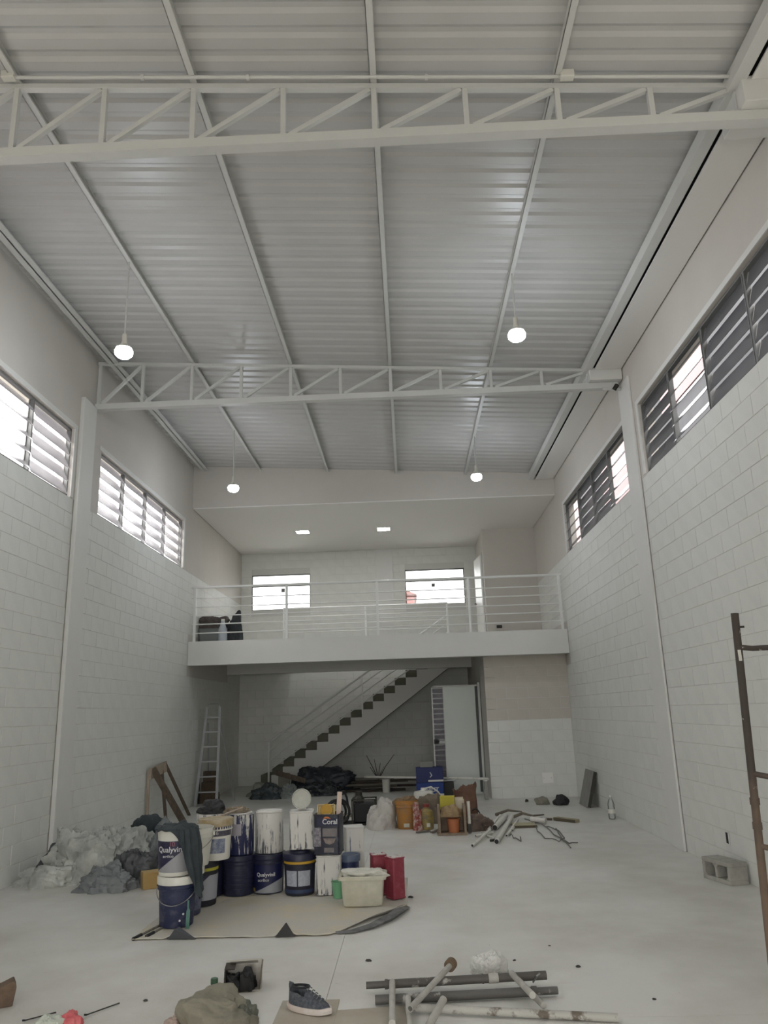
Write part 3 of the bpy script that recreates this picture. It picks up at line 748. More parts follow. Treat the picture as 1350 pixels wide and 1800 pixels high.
# poles on the floor pointing left of stack A
for i, (p0, p1) in enumerate((((-2.14, 6.28, .012), (-1.99, 6.96, .012)), ((-2.06, 6.34, .012), (-1.93, 7.0, .012)))):
    t = thing('roller_pole', ('dark-tipped' if i == 0 else 'shorter, paler')+' paint roller pole lying on the floor left of the front bucket stack', 'pole', p0)
    d = Vector(p1)-Vector(p0)
    obj('shaft', MB().tube([(0, 0, 0), d], .010, 8), mat('pole_grey', (96, 92, 84), .6, c2=(150, 146, 136), vscale=14), t, smooth=True)
    obj('grip', MB().tube([(0, 0, 0), d*.16], .0135, 10), M_black, t, smooth=True)
# row B behind stack A -----------------------------------------------------
M_diagB = diag_material('label_diag_b', (40, 40, 66), (160, 162, 168), .16, .9)
b1 = bucket('navy bucket with pale label partly behind the cloth, second stack back, lower', (-1.96, 7.005, ZS), rt=.145, rb=.13, m=M_navy2, lid=M_white)
wrap_label(b1, .145, .13, .36, .04, .2, mat('pale_print', (120, 126, 140), .5, c2=(60, 66, 96), vscale=16))
b2 = bucket('wide open white bucket holding rags behind the front left stack, top of its pile', (-1.93, 7.04, ZS+.372), rt=.185, rb=.15, h=.30, m=M_white, open_=True, handle=True)
heap('rag', 'pale crumpled rag lying in the open white bucket', 'rag', (-1.93, 7.04, ZS+.372+.19), (.145, .145, .13), mat('pale_rag', (160, 156, 138), .9, c2=(110, 106, 92), vscale=9), 3, freq=3)
b3 = bucket('black and grey bucket with yellow-green stripe, lower in the third stack from the front', (-1.91, 7.33, ZS), m=mat('black_plastic', (34, 34, 42), .5), ribs=False)
wrap_label(b3, .15, .132, .36, .05, .25, M_diagB); wrap_label(b3, .15, .132, .36, .285, .31, mat('yellow_green', (176, 172, 60), .5), name='stripe')
b4 = bucket('white bucket with blue printed picture, upper in the third stack from the front', (-1.80, 7.36, ZS+.364), rt=.146, rb=.13, h=.33, m=M_white, lid=mat('ochre_lid', (150, 128, 84), .6, c2=(180, 170, 150), vscale=9))
wrap_label(b4, .146, .13, .33, .06, .18, mat('blue_picture', (84, 92, 122), .5, c2=(160, 164, 172), vscale=22), ang=.6, mid=-PI/2+.3)
wrap_label(b4, .146, .13, .33, .2, .28, mat('dark_print', (58, 54, 66), .5, c2=(90, 86, 96), vscale=24), ang=1.5)
obj('label_print', shift(text_mb('6', .05, .1465), (.05, 0, .215)), M_ink, b4)
b5 = bucket('plain navy bucket at the very back of the left row, lower', (-1.93, 7.70, ZS), m=M_navy)
b6 = bucket('dark navy bucket carrying a black cap-like lump, upper at the back of the left row', (-1.93, 7.74, ZS+.364), rt=.13, rb=.12, h=.33, m=M_navy, lid=M_dripn2)
heap('cloth', 'black crumpled cloth sitting on the dark bucket at the back of the left row', 'cloth', (-1.93, 7.74, ZS+.364+.347), (.12, .10, .11), M_black, 5, freq=2)
# crumpled brown sack between
heap('rag', 'brown-grey crumpled rag on top of the paint-dripped navy bucket, trailing left', 'rag', (-1.69, 7.72, ZS+.36+.35), (.13, .07, .055), mat('brown_rag', (112, 100, 84), .9, c2=(146, 134, 116), vscale=9), 9, rz=.3, freq=3, sharp=1)
st_ = obj('stick', MB().bar((-1.84, 7.52, .70), (-1.63, 7.70, .765), .022, .010), M_woodp); tag(st_, 'pale wooden stirring stick lying from the third stack to the brown rag', 'stick')
# middle row ------------------------------------------------------------------
c1_ = bucket('plain navy ribbed bucket, leftmost in the front middle row', (-1.66, 7.72, ZS), rt=.158, rb=.142, h=.34, m=M_navy)
for k in range(5):
    z = .06+k*.04; r = .142+(.016)*z/.34*.95+.003
    obj('rib', MB().lathe([(r-.004, z-.004), (r, z-.003), (r, z+.003), (r-.004, z+.004)], 36), M_navy, c1_, smooth=True)
c2_ = bucket('navy bucket with white paint runs and tin lid ring, standing on the plain ribbed bucket', (-1.655, 7.72, ZS+.345), rt=.128, rb=.132, h=.35, m=M_dripn, ribs=False)
obj('lid_ring', MB().lathe([(.10, .352), (.112, .352), (.112, .362), (.09, .362), (.05, .356), (0, .358)], 32), M_dripg, c2_, smooth=True)
wrap_label(c2_, .128, .132, .35, .17, .27, mat('lilac_paper', (150, 146, 152), .7, var=.1), ang=.55, mid=-PI/2-.25)
e1_ = bucket('navy bucket with white lettering over a pale slanting label, second in the front middle row', (-1.39, 7.77, ZS), rt=.155, rb=.138, h=.34, m=M_navy)
wrap_label(e1_, .155, .138, .34, .01, .25, diag_material('label_diag_c', (24, 28, 66), (150, 152, 156), .065, .45), ang=1.25)
obj('label_print', shift(text_mb('Qualyvinil', .045, .1545, bold=.0008), (0, 0, .155)), M_ink, e1_)
obj('label_print', shift(text_mb('acrílico', .036, .153), (-.02, 0, .112)), M_ink, e1_)
obj('label_swatch', MB().lathe([(.1425, .02), (.1445, .05)], 6, a0=-PI/2-1.15, a1=-PI/2-.8), mat('swatch', (150, 130, 70), .6), e1_)
e2_ = bucket('white bucket streaked with grey paint runs, standing on the slant-labelled navy bucket', (-1.385, 7.77, ZS+.345), rt=.128, rb=.134, h=.36, m=M_dripg, ribs=False)
obj('paint_crust', MB().lathe([(.128, .345), (.122, .368), (.09, .371), (0, .366)], 24), M_dripw, e2_, smooth=True)
f1_ = bucket('navy-lidded bucket with a yellow band and white data panels, third in the front middle row', (-1.08, 7.67, ZS), rt=.148, rb=.135, h=.34, m=mat('black_plastic2', (36, 38, 50), .5), lid=M_navy)
obj('lid_dome', MB().lathe([(.15, .35), (.10, .352), (.09, .372), (0, .374)], 32), M_navy, f1_, smooth=True)
wrap_label(f1_, .148, .135, .34, .262, .29, mat('yellow_band', (196, 156, 52), .5), name='yellow_band', ang=1.45)
wrap_label(f1_, .148, .135, .34, .08, .21, mat('data_panel', (172, 176, 184), .6, c2=(150, 154, 164), vscale=40), ang=.40, mid=-PI/2-.46)
wrap_label(f1_, .148, .135, .34, .08, .21, mat('data_panel', (172, 176, 184)), ang=.42, mid=-PI/2+.44)
wrap_label(f1_, .148, .135, .34, .02, .05, mat('blue_band', (50, 62, 92), .5), name='blue_band', ang=1.4)

def square_tin(label, loc, s, h, m, rz=0, cat='tin', open_=False, lidr=.06, group='square paint tins', name='paint_tin'):
    t = thing(name, label, cat, loc, rz, group)
    r = .018; 
    def ring(half, z): 
        out = []
        for cx, cy, a0 in ((half-r, half-r, 0), (-half+r, half-r, PI/2), (-half+r, -half+r, PI), (half-r, -half+r, 1.5*PI)):
            for k in range(4): a = a0+PI/2*k/3; out.append((cx+r*math.cos(a), cy+r*math.sin(a), z))
        return out
    hs_ = s/2; prof = [(hs_-.002, 0), (hs_+.002, .003), (hs_+.002, .01), (hs_-.002, .014), (hs_-.002, h-.014), (hs_+.002, h-.01), (hs_+.002, h)]
    if open_: prof += [(hs_-.004, h), (hs_-.005, .01)]
    else: prof += [(hs_-.004, h), (hs_-.006, h-.006)]
    mb = MB(); vs = [];
    for a, z in prof: vs += ring(a, z)
    n = 16; fs = []
    for i in range(len(prof)-1):
        for k in range(n): fs.append((i*n+k, i*n+(k+1) % n, (i+1)*n+(k+1) % n, (i+1)*n+k))
    fs.append(tuple(range(n))); fs.append(tuple((len(prof)-1)*n+k for k in range(n)))
    obj('body', mb.add(vs, fs), m, t, smooth=True)
    if not open_ and lidr: obj('cap', MB().lathe([(lidr, h-.006), (lidr, h+.006), (lidr-.008, h+.008), (0, h+.004)], 20), M_dripw, t, smooth=True)
    return t
f2_ = square_tin('tall square tin covered in white paint runs, standing on the yellow-banded bucket', (-1.06, 7.67, ZS+.385), .225, .33, M_dripw, rz=.12, lidr=0)
ld = thing('bucket_lid', 'round dusty white lid standing upright on the paint-covered square tin', 'lid', (-1.06, 7.68, ZS+.72))
lm = MB().lathe([(0, 0), (.085, 0), (.092, .004), (.092, .018), (.086, .02), (.082, .008), (0, .008)], 32)
obj('disc', xform(lm, Matrix.Translation((0, -.01, .094)) @ Matrix.Rotation(math.radians(80), 4, 'X')), mat('dusty_lid', (188, 188, 178), .6, c2=(170, 170, 160), vscale=7), ld, smooth=True)
obj('prop_wedge', MB().obox((0, .055, .012), (.10, .05, .024)), M_dripw, ld)
w1_ = square_tin('square tin wholly coated in white paint, under the open navy tin', (-.80, 7.64, ZS), .225, .335, M_dripw)
k1_ = square_tin('open square navy tin with printed front holding a yellow tray and a wooden paddle', (-.80, 7.62, ZS+.345), .24, .345, mat('navy_tin', (30, 32, 48), .45, c2=(84, 86, 96), vscale=16, lo=.55, hi=.75), rz=-.10, open_=True)
yf = -.121
obj('label', MB().box(-.085, .112, yf-.0012, yf, .245, .315), mat('navy_print', (22, 26, 58), .5), k1_)
obj('label_print', shift(text_mb('Coral', .062, bold=.001), (.035, yf-.002, .262)), M_ink, k1_)
obj('label_emblem', MB().prism([(-.03, .305), (.0, .312), (.045, .306), (.02, .325), (-.01, .326)], 'y', yf-.0025, yf), mat('orange_print', (196, 112, 56), .5), k1_)
obj('label_picture', MB().box(-.035, .10, yf-.001, yf, .155, .225), mat('grey_print', (128, 122, 120), .6, c2=(96, 92, 92), vscale=14), k1_)
obj('label_picture', MB().prism([(-.03, .14), (.09, .14), (.07, .10), (.03, .085), (-.01, .10)], 'y', yf-.001, yf), mat('sofa_print', (110, 96, 92), .6, c2=(140, 130, 124), vscale=30), k1_)
obj('label_picture', MB().box(-.02, .07, yf-.001, yf, .02, .06), mat('grey_print', (128, 122, 120)), k1_)
obj('side_print', MB().box(-.115, -.05, yf-.001, yf, .07, .23), mat('specks_print', (92, 88, 98), .6, c2=(150, 146, 150), vscale=40), k1_)
ty = thing('roller_tray', 'cream roller tray with an ochre pad standing in the open navy tin', 'tray', (-.82, 7.60, ZS+.36))
mx_ = Matrix.Rotation(math.radians(-20), 4, 'X')
obj('tray', xform(MB().box(-.085, .085, -.006, .0, .30, .415).box(-.085, -.075, -.03, 0, .30, .415).box(.075, .085, -.03, 0, .30, .415).box(-.085, .085, -.03, 0, .405, .415), Matrix.Translation((-.01, -.03, .0)) @ mx_), mat('cream_tray', (206, 186, 136), .5), ty, bevel=.004)
obj('pad', xform(MB().lathe([(0, 0), (.055, 0), (.06, .006), (.055, .012), (0, .014)], 20), Matrix.Translation((-.005, .075, .345)) @ Matrix.Rotation(math.radians(70), 4, 'X')), mat('ochre_pad', (176, 138, 56), .8, var=.2), ty, smooth=True)
obj('tray_foot', MB().box(-.03, .03, .05, .08, 0, .32), mat('cream_tray', (206, 186, 136)), ty)
pd = thing('stir_paddle', 'flat pinkish wooden paddle sticking up from the open navy tin', 'paddle', (-.735, 7.66, ZS+.36))
obj('paddle', MB().prism([(-.018, 0), (.018, 0), (.026, .51), (-.02, .51)], 'y', -.006, .006), mat('pink_wood', (204, 184, 170), .7, var=.06), pd, rot=(0, math.radians(4), 0), loc=(0, 0, 0), bevel=.002)
h1_ = square_tin('tall pale tin streaked with grey runs behind the small navy can', (-.60, 8.0, ZS), .19, .52, M_dripl, rz=.2, lidr=0)
h2_ = bucket('small navy paint can with a white label between the coated tin and the white tub', (-.62, 7.74, ZS), rt=.088, rb=.086, h=.30, m=mat('blue_can', (44, 54, 92), .4), ribs=False, name='paint_can', lid=mat('steel_blue_lid', (84, 96, 116), .5, var=.2))
wrap_label(h2_, .088, .086, .3, .10, .20, mat('data_panel', (172, 176, 184)), ang=1.2)
# glossy red tins
M_red = mat('red_tin', (132, 46, 60), .5, c2=(156, 92, 100), vscale=18, lo=.5, hi=.9)
for x, y, lb, rz in ((-.345, 7.55, 'red square tin with paint-splashed top, left of the two red tins', .25), (-.19, 7.38, 'red square tin standing edge on, right of the two red tins', .65)):
    t = square_tin(lb, (x, y, ZS), .135, .335, M_red, rz=rz, lidr=.03, group='red tins')
    obj('paint_splash', MB().box(-.064, .064, -.064, .064, .334, .3375), drip_material('splash_%d' % int(-x*100), (150, 60, 70), cover=.5), t)
# green cup
gc = bucket('small green plastic cup beside the white tub', (-.70, 7.43, ZS), rt=.062, rb=.046, h=.135, m=mat('green_plastic', (112, 166, 126), .4, var=.1), ribs=False, open_=True, name='cup', group=None)
gc['category'] = 'cup'; gc.pop('group', None) if hasattr(gc, 'pop') else None
# white tub with lid rim and plaster
tb = thing('storage_tub', 'cream rectangular plastic tub heaped with white filler, front right of the drop sheet', 'tub', (-.465, 7.2, ZS))
def rect_loft(levels, r=.03, seg=5):
    mb = MB(); vs = []; n = 4*seg
    for hx, hy, z in levels:
        for sx, sy, a0 in ((1, 1, 0), (-1, 1, PI/2), (-1, -1, PI), (1, -1, 1.5*PI)):
            for k in range(seg):
                a = a0+PI/2*k/(seg-1); vs.append((sx*(hx-r)+r*math.cos(a), sy*(hy-r)+r*math.sin(a), z))
    fs = [(i*n+k, i*n+(k+1) % n, (i+1)*n+(k+1) % n, (i+1)*n+k) for i in range(len(levels)-1) for k in range(n)]
    fs += [tuple(range(n)), tuple((len(levels)-1)*n+k for k in range(n))]
    return mb.add(vs, fs)
obj('tub_body', rect_loft([(.16, .11, 0), (.168, .118, .01), (.182, .13, .205), (.205, .15, .21), (.208, .153, .235), (.2, .145, .24), (.18, .125, .235), (.17, .115, .16)]), M_cream, tb, smooth=True)
heap('filler', '', '', (0, 0, .215), (.172, .122, .075), mat('white_filler', (206, 204, 192), .8, bump=.3), 12, parent=tb, freq=2, sharp=.4)
# foam block left
fb = thing('foam_block', 'small yellow-beige foam block on the floor beside the grey sheets', 'block', (-2.60, 8.12, 0), .5)
obj('block', MB().prism([(-.10, 0), (.09, 0), (.11, .15), (-.11, .15)], 'y', -.07, .07), mat('beige_foam', (172, 142, 90), .9, var=.12, vscale=9), fb, bevel=.008)
obj('top_skin', MB().box(-.105, .105, -.066, .066, .149, .154), mat('beige_foam2', (186, 160, 112), .9), fb)

# crumpled sheets at the left --------------------------------------------------
M_plg = mat('pale_grey_sheeting', (146, 148, 144), .5, c2=(196, 198, 190), vscale=3.5, bump=.35, bscale=14)
M_plm = mat('mid_grey_sheeting', (104, 108, 110), .5, c2=(128, 132, 132), vscale=3, bump=.3, bscale=14)
M_pld = mat('dark_sheeting', (52, 54, 56), .45, c2=(86, 88, 90), vscale=3, bump=.3, bscale=12)
heap('plastic_sheet', 'dark crumpled plastic at the far left end of the sheet pile against the wall', 'sheet', (-3.86, 8.72, 0), (.18, .17, .34), M_pld, 21, freq=2)
heap('plastic_sheet', 'large pale grey crumpled sheet forming the top of the pile by the left wall', 'sheet', (-3.36, 8.62, 0), (.55, .34, .60), M_plg, 22, freq=1.7, sharp=1.2, flat=1.5)
heap('plastic_sheet', 'pale grey sheet end spilling along the floor at the left of the pile', 'sheet', (-3.72, 8.42, 0), (.33, .2, .22), M_plg, 23, freq=1.8, sharp=1.2)
heap('plastic_sheet', 'grey rumpled sheet at the front of the pile, dusty and half white', 'sheet', (-3.02, 8.07, 0), (.28, .17, .25), M_plm, 24, freq=1.8, sharp=1.2)
heap('plastic_sheet', 'black plastic bag at the front of the pile beside the foam block', 'bag', (-2.84, 8.35, 0), (.30, .2, .34), M_pld, 25, freq=1.7, sharp=1.1)
heap('plastic_sheet', 'mid grey plastic sheet between the pale sheet and the bucket stack', 'sheet', (-2.66, 8.78, 0), (.30, .22, .46), M_plm, 26, freq=1.7, sharp=1.1)
heap('plastic_sheet', 'whitish sheet bunched up behind the black bag at the right of the pile', 'sheet', (-3.02, 8.98, 0), (.24, .18, .44), M_plg, 27, freq=1.7, sharp=.8)
bb_ = bucket('white bucket under dark clothing behind the sheet pile', (-3.06, 9.35, 0), rt=.16, rb=.14, h=.24, m=M_white, lid=M_white)
heap('clothing', 'dark grey bundled clothing on the white bucket behind the sheet pile', 'clothes', (-3.06, 9.35, .252), (.21, .15, .24), M_cloth, 28, freq=1.4, sharp=.8)

# wooden trestle leaning at left wall -----------------------------------------
tr = thing('wooden_trestle', 'rough wooden trestle frame leaning against the left wall beyond the sheet pile', 'trestle', (-3.9, 13.1, 0))
obj('leg', MB().bar((-4.06, 12.45, .86), (-3.62, 12.75, 0), .10, .035, (0, 1, 0)), M_wood, tr, world=True, bevel=.004)
obj('leg', MB().bar((-4.09, 13.15, .90), (-3.82, 13.75, 0), .05, .03, (0, 1, 0)), M_wood, tr, world=True, bevel=.004)
obj('leg', MB().bar((-4.11, 12.42, .84), (-4.10, 12.40, 0), .045, .03, (0, 1, 0)), M_woodp, tr, world=True, bevel=.004)
obj('leg', MB().bar((-4.09, 13.0, .80), (-3.98, 12.98, 0), .05, .03, (0, 1, 0)), M_wood, tr, world=True, bevel=.004)
obj('crosspiece', MB().bar((-4.08, 12.40, .78), (-4.08, 13.2, .84), .03, .17), M_woodp, tr, world=True, bevel=.004)

# aluminium stepladder ---------------------------------------------------------
la = thing('stepladder', 'tall aluminium stepladder standing by the left wall beside the mezzanine opening', 'ladder', (-3.87, 15.2, 0))
M_alu = mat('aluminium', (170, 172, 172), .35, metal=.7, var=.1)
for s in (-1, 1):
    obj('rail', MB().bar((-3.865+s*.20, 15.0, 0), (-3.865+s*.125, 15.42, 1.80), .05, .025, (0, 1, 0)), M_alu, la, world=True)
    obj('rear_leg', MB().bar((-3.80+s*.26, 15.95, 0), (-3.865+s*.125, 15.5, 1.50), .025, .02, (0, 1, 0)), M_alu, la, world=True)
for k in range(6):
    z = .25+k*.27; f_ = z/1.8
    obj('tread', MB().box(-3.865-.2+.075*f_, -3.865+.2-.075*f_, 15.0+.42*f_-.03, 15.0+.42*f_+.05, z-.012, z+.012), M_alu, la, world=True)
obj('top_loop', MB().tube([(-3.99, 15.42, 1.78), (-3.98, 15.43, 1.84), (-3.94, 15.43, 1.86), (-3.79, 15.43, 1.86), (-3.75, 15.43, 1.84), (-3.74, 15.42, 1.78)], .012, 6), M_alu, la, world=True, smooth=True)
# brown lattice leaning behind ladder
lt = thing('brick_offcuts', 'dark brown block pieces stacked behind the foot of the stepladder', 'bricks', (-3.95, 15.6, 0))
for z, w_, m_ in ((0, .36, 0), (.20, .30, 1), (.40, .24, 0)):
    obj('brick', MB().box(-w_/2, w_/2, -.07, .07, z, z+.19), mat('brown_brick', (96, 80, 64), .9, c2=(66, 56, 46), vscale=9), lt, bevel=.008)
obj('slate', MB().box(-.22, -.18, -.12, -.08, 0, .66), mat('dark_board', (44, 42, 38), .8), lt)

# rubbish bags at the stair foot -------------------------------------------------
M_bagd = mat('dark_green_bag', (40, 48, 50), .45, c2=(58, 66, 68), vscale=4, bump=.3, bscale=16)
heap('rubbish_bag', 'pale sack lying at the left of the rubbish by the stair foot', 'bag', (-3.05, 16.55, 0), (.32, .25, .30), mat('pale_sack', (140, 142, 130), .7, var=.15), 31)
heap('rubbish_bag', 'dark green plastic bag in front of the pale sack at the stair foot', 'bag', (-2.90, 16.15, 0), (.36, .24, .30), M_bagd, 32, sharp=.8)
heap('rubbish_bag', 'small light grey bag between the two dark bags by the stairs', 'bag', (-2.48, 16.2, 0), (.22, .2, .26), mat('grey_bag', (118, 124, 120), .6, var=.2), 33, sharp=1)
heap('rubbish_bag', 'big black plastic sheet heap under the lower end of the stairs', 'bag', (-1.96, 16.95, 0), (.66, .40, .50), mat('blue_black_bag', (26, 30, 38), .45, c2=(44, 48, 56), vscale=3, bump=.3), 34, sharp=.8)
heap('rubbish_bag', 'black glossy bag with pale streaks in front of the black heap under the stairs', 'bag', (-1.80, 16.45, 0), (.36, .24, .27), mat('glossy_black_bag', (34, 38, 42), .25, c2=(86, 90, 92), vscale=3, lo=.5, hi=.75), 35, sharp=1)
bd = obj('plank', MB().bar((-2.85, 16.75, .44), (-2.20, 16.5, .28), .02, .10), M_wood); tag(bd, 'short brown curved plank lying across the bags at the stair foot', 'plank')
bx = thing('cardboard_box', 'pale upright cardboard box behind the bags at the stair foot', 'box', (-2.72, 17.0, 0), .1)
obj('carton', MB().box(-.12, .12, -.1, .1, 0, .40), mat('pale_card', (150, 148, 134), .8), bx, bevel=.004)
obj('flap', MB().obox((0, -.13, .40), (.22, .08, .004), Matrix.Rotation(.5, 3, 'X')), mat('pale_card', (150, 148, 134)), bx)

# timber pile along the back under the stairs ---------------------------------------
tp = thing('timber_pile', 'pile of dark planks lying on the floor under the stairs', 'timber', (-.9, 17.1, 0))
random.seed(11)
for k in range(9):
    x0 = -1.75+random.uniform(.15, .5); x1 = -.35+random.uniform(-.2, .5); y = 16.85+.06*(k % 5)+random.uniform(-.02, .02); z = .03+.055*(k//2)
    obj('plank', MB().bar((x0, y, z), (x1, y+random.uniform(-.1, .1), z+random.uniform(-.004, .01)), .11, .04), mat('dark_plank_%d' % (k % 3), ((62, 54, 46), (84, 76, 66), (100, 94, 84))[k % 3], .85, var=.2, vscale=6), tp, world=True, bevel=.004)
lb_ = bucket('small white pot standing on the dark timber pile', (-.55, 16.62, .0), rt=.085, rb=.075, h=.26, m=M_white, ribs=False, name='paint_pot', group=None)
br = thing('branches', 'bare dry twigs sticking up from the timber pile', 'branches', (-.72, 17.0, .22))
for k in range(6):
    a = -1.0+k*.36; L = .26+.08*((k*7) % 4)
    pts = [(0, 0, 0), (math.sin(a)*L*.4, .02*k, L*.5), (math.sin(a)*L*.9+.02, .03, L)]
    obj('twig', MB().tube(pts, .011, 6, r2=.005), mat('twig', (64, 56, 48), .9), br, smooth=True)
pp = thing('long_pipe', 'long pale grey pipe lying level from the timber pile to beyond the door', 'pipe', (.3, 16.5, .3))
obj('pipe', MB().pipe((-1.0, 16.74, .31), (1.38, 14.78, .36), .022), M_pvc, pp, world=True, smooth=True)
obj('coupling', MB().pipe((.22, 15.735, .336), (.32, 15.652, .338), .03), M_pvc, pp, world=True, smooth=True)
kb = thing('prop_post', 'slim grey post propping the right end of the long pipe by the storeroom corner', 'post', (1.33, 14.82, 0))
obj('block', MB().box(-.03, .03, -.06, .06, 0, .325), mat('raw_block', (150, 148, 140), .9, bump=.3), kb, bevel=.01)
obj('mortar_cap', MB().box(-.028, .028, -.055, .055, .32, .338), M_conc, kb)

# blue carton ----------------------------------------------------------------------
M_blue = mat('blue_carton', (34, 58, 122), .6, var=.1)
bc = thing('blue_carton', 'upper blue cardboard carton on the pale-based lower carton in front of the door', 'box', (.32, 15.36, .287))
obj('carton', MB().box(-.255, .255, -.17, .17, 0, .27), mat('dark_blue_carton', (38, 46, 92), .6, var=.1), bc, bevel=.006)
obj('tape', MB().box(-.03, .257, -.173, -.17, .02, .05), M_white, bc)
obj('label_emblem', MB().prism([(.0, .10), (.03, .13), (.0, .19), (.015, .19), (.05, .13), (.012, .09)], 'y', -.1735, -.17), M_ink, bc)
bc2 = thing('blue_carton', 'lower blue and white carton with pale lettering in front of the door', 'box', (.32, 15.36, 0))
obj('carton', MB().box(-.255, .255, -.17, .17, 0, .285), M_blue, bc2, bevel=.006)
obj('label', MB().box(-.258, .257, -.1725, -.17, 0, .09), M_white, bc2)
obj('label_print', shift(text_mb('UNILIT', .105, bold=.003), (0, -.1735, .13)), M_ink, bc2)
hb = thing('steel_rod', 'short bright steel rod poking out at the right of the blue cartons', 'rod', (.62, 15.5, .27))
obj('rod', MB().tube([(-.02, 0, .015), (.20, 0, .022)], .018, 8), mat('bright_steel', (210, 210, 210), .3, metal=.6), hb, smooth=True)
obj('stand', MB().box(-.03, .16, -.09, .09, -.27, -.0), mat('stand_grey', (70, 70, 68), .8), hb, bevel=.01)  # plain dark grey stand under the rod
pc = thing('small_carton', 'small greyish carton behind and above the blue cartons', 'box', (.27, 15.40, .558))
obj('carton', MB().box(-.12, .12, -.06, .06, 0, .10), mat('grey_card', (140, 140, 132), .8), pc, bevel=.004)
obj('flap', MB().box(-.12, .12, -.075, -.065, .0, .07), mat('grey_card', (140, 140, 132)), pc)

# middle cluster ----------------------------------------------------------------------
wt = thing('white_canister', 'white plastic tool canister with carrying tube in front of the blue cartons', 'canister', (.16, 12.6, .20))
obj('canister', MB().lathe([(0, 0), (.13, 0), (.15, .02), (.15, .17), (.14, .19), (.05, .2), (.04, .24), (0, .24)], 28), M_white, wt, smooth=True)
obj('tube', MB().tube([(.02, 0, .23), (.12, .0, .25), (.22, 0, .18), (.28, 0, .10), (.30, 0, -.02)], .012, 8), M_pvc, wt, smooth=True)
obj('base_ring', MB().lathe([(.12, -.02), (.145, -.02), (.145, .012), (.12, .012)], 28), M_black, wt, smooth=True)
cr = thing('black_crate', 'black low crate carrying the white canister', 'crate', (.16, 12.6, 0))
obj('crate', MB().box(-.2, .2, -.14, .14, 0, .012).box(-.2, .2, -.14, -.125, .012, .17).box(-.2, .2, .125, .14, .012, .17).box(-.2, -.185, -.125, .125, .012, .17).box(.185, .2, -.125, .125, .012, .17), mat('dark_crate', (62, 60, 58), .7), cr, bevel=.003)
obj('crate_lid', MB().box(-.21, .21, -.15, .15, .168, .18), mat('dark_crate2', (84, 80, 76), .7), cr, bevel=.003)

wbg = heap('plastic_bag', 'bulky white plastic bag with faint grey print right of the black machine', 'bag', (-.45, 11.65, 0), (.205, .17, .40), mat('white_bag', (196, 192, 184), .5, c2=(168, 162, 156), vscale=6, lo=.45, hi=.65), 41, freq=1.3, sharp=.35, flat=1.6)
yb_ = bucket('paint-smeared orange-yellow bucket right of the white bag', (-.10, 11.6, 0), rt=.165, rb=.14, h=.38, m=mat('orange_smeared', (176, 124, 58), .6, c2=(150, 120, 92), vscale=7, lo=.45, hi=.7), open_=True, group=None)
obj('paint_tab', MB().box(-.05, .03, -.155, -.148, .03, .08), M_cream, yb_, bevel=.004)
heap('rag', 'brown rags filling the orange-yellow bucket', 'rag', (-.10, 11.6, .32), (.14, .14, .11), mat('ochre_rag', (136, 112, 84), .9, c2=(110, 90, 66), vscale=9), 42, freq=3)
ct = thing('canister', 'yellow canister smeared with red and white paint right of the orange bucket', 'canister', (.17, 11.45, 0), .2)
obj('canister_body', MB().lathe([(0, 0), (.09, 0), (.10, .01), (.10, .20), (.09, .24), (.04, .27), (.04, .30), (0, .30)], 20), mat('yellow_smeared', (160, 140, 72), .6, c2=(120, 106, 80), vscale=12), ct, smooth=True)
obj('cap', MB().lathe([(.045, .29), (.045, .33), (0, .335)], 16), mat('red_cap', (130, 50, 46), .6), ct, smooth=True)
obj('label', MB().lathe([(.102, .04), (.102, .09)], 8, a0=-PI/2-.2, a1=-PI/2+.3), M_white, ct)
heap('cloth', 'red and white crumpled rag hanging on the yellow canister', 'rag', (.05, 11.38, 0), (.07, .06, .36), mat('red_white_rag', (140, 66, 58), .9, c2=(190, 170, 160), vscale=16, lo=.45, hi=.6), 43, freq=2)
gbg = heap('rag', 'grey-brown sacking heaped behind the yellow canister', 'sack', (.24, 12.1, 0), (.24, .18, .40), mat('sacking', (104, 94, 82), .9, c2=(128, 116, 100), vscale=6), 44, freq=2.2, flat=2.4)
for i, (x, y, rz) in enumerate(((.02, 11.1, .35), (.22, 11.05, .7), (.33, 11.2, 1.3))):
    t = obj('scrap', MB().bar((0, 0, .012), (.20, 0, .016+.02*i), .05, .018), (mat('grey_scrap', (96, 90, 82), .8, var=.3, vscale=9)), loc=(x, y, 0), rot=(0, 0, rz), bevel=.003)
    tag(t, ('flat grey offcut lying in front of the orange bucket', 'grey offcut lying below the yellow canister', 'dark offcut leaning beside the little wooden stool')[i], 'offcut')
# little wooden stool with orange pot inside
M_stool = mat('stool_wood', (120, 104, 88), .8, c2=(148, 132, 112), vscale=7)
sl = thing('wooden_stool', 'small rough wooden stool on its side with sacking and an orange pot within', 'stool', (.50, 10.95, 0))
obj('side_board', MB().box(-.185, -.155, -.12, .12, .03, .37), M_stool, sl, bevel=.003)
obj('side_board', MB().box(.155, .185, -.12, .12, .03, .37), M_stool, sl, bevel=.003)
obj('base_board', MB().box(-.20, .20, -.13, .13, 0, .03), M_stool, sl, bevel=.003)
obj('back_board', MB().box(-.155, .155, .09, .12, .03, .30), M_stool, sl, bevel=.003)
op = bucket('orange plastic pot inside the little wooden stool', (.52, 10.90, .03), rt=.085, rb=.07, h=.17, m=mat('orange_pot', (160, 96, 60), .6, var=.2), ribs=False, open_=True, name='pot', group=None)
heap('sack', 'folded ochre sacking on top of the little wooden stool frame', 'sack', (.50, 11.0, .215), (.15, .085, .17), mat('ochre_sack', (168, 146, 112), .9, c2=(140, 116, 84), vscale=9), 45, freq=3, sharp=.8)
yc = thing('yellow_carton', 'small yellow carton behind the top of the little wooden stool', 'box', (.47, 11.35, 0), -.1)
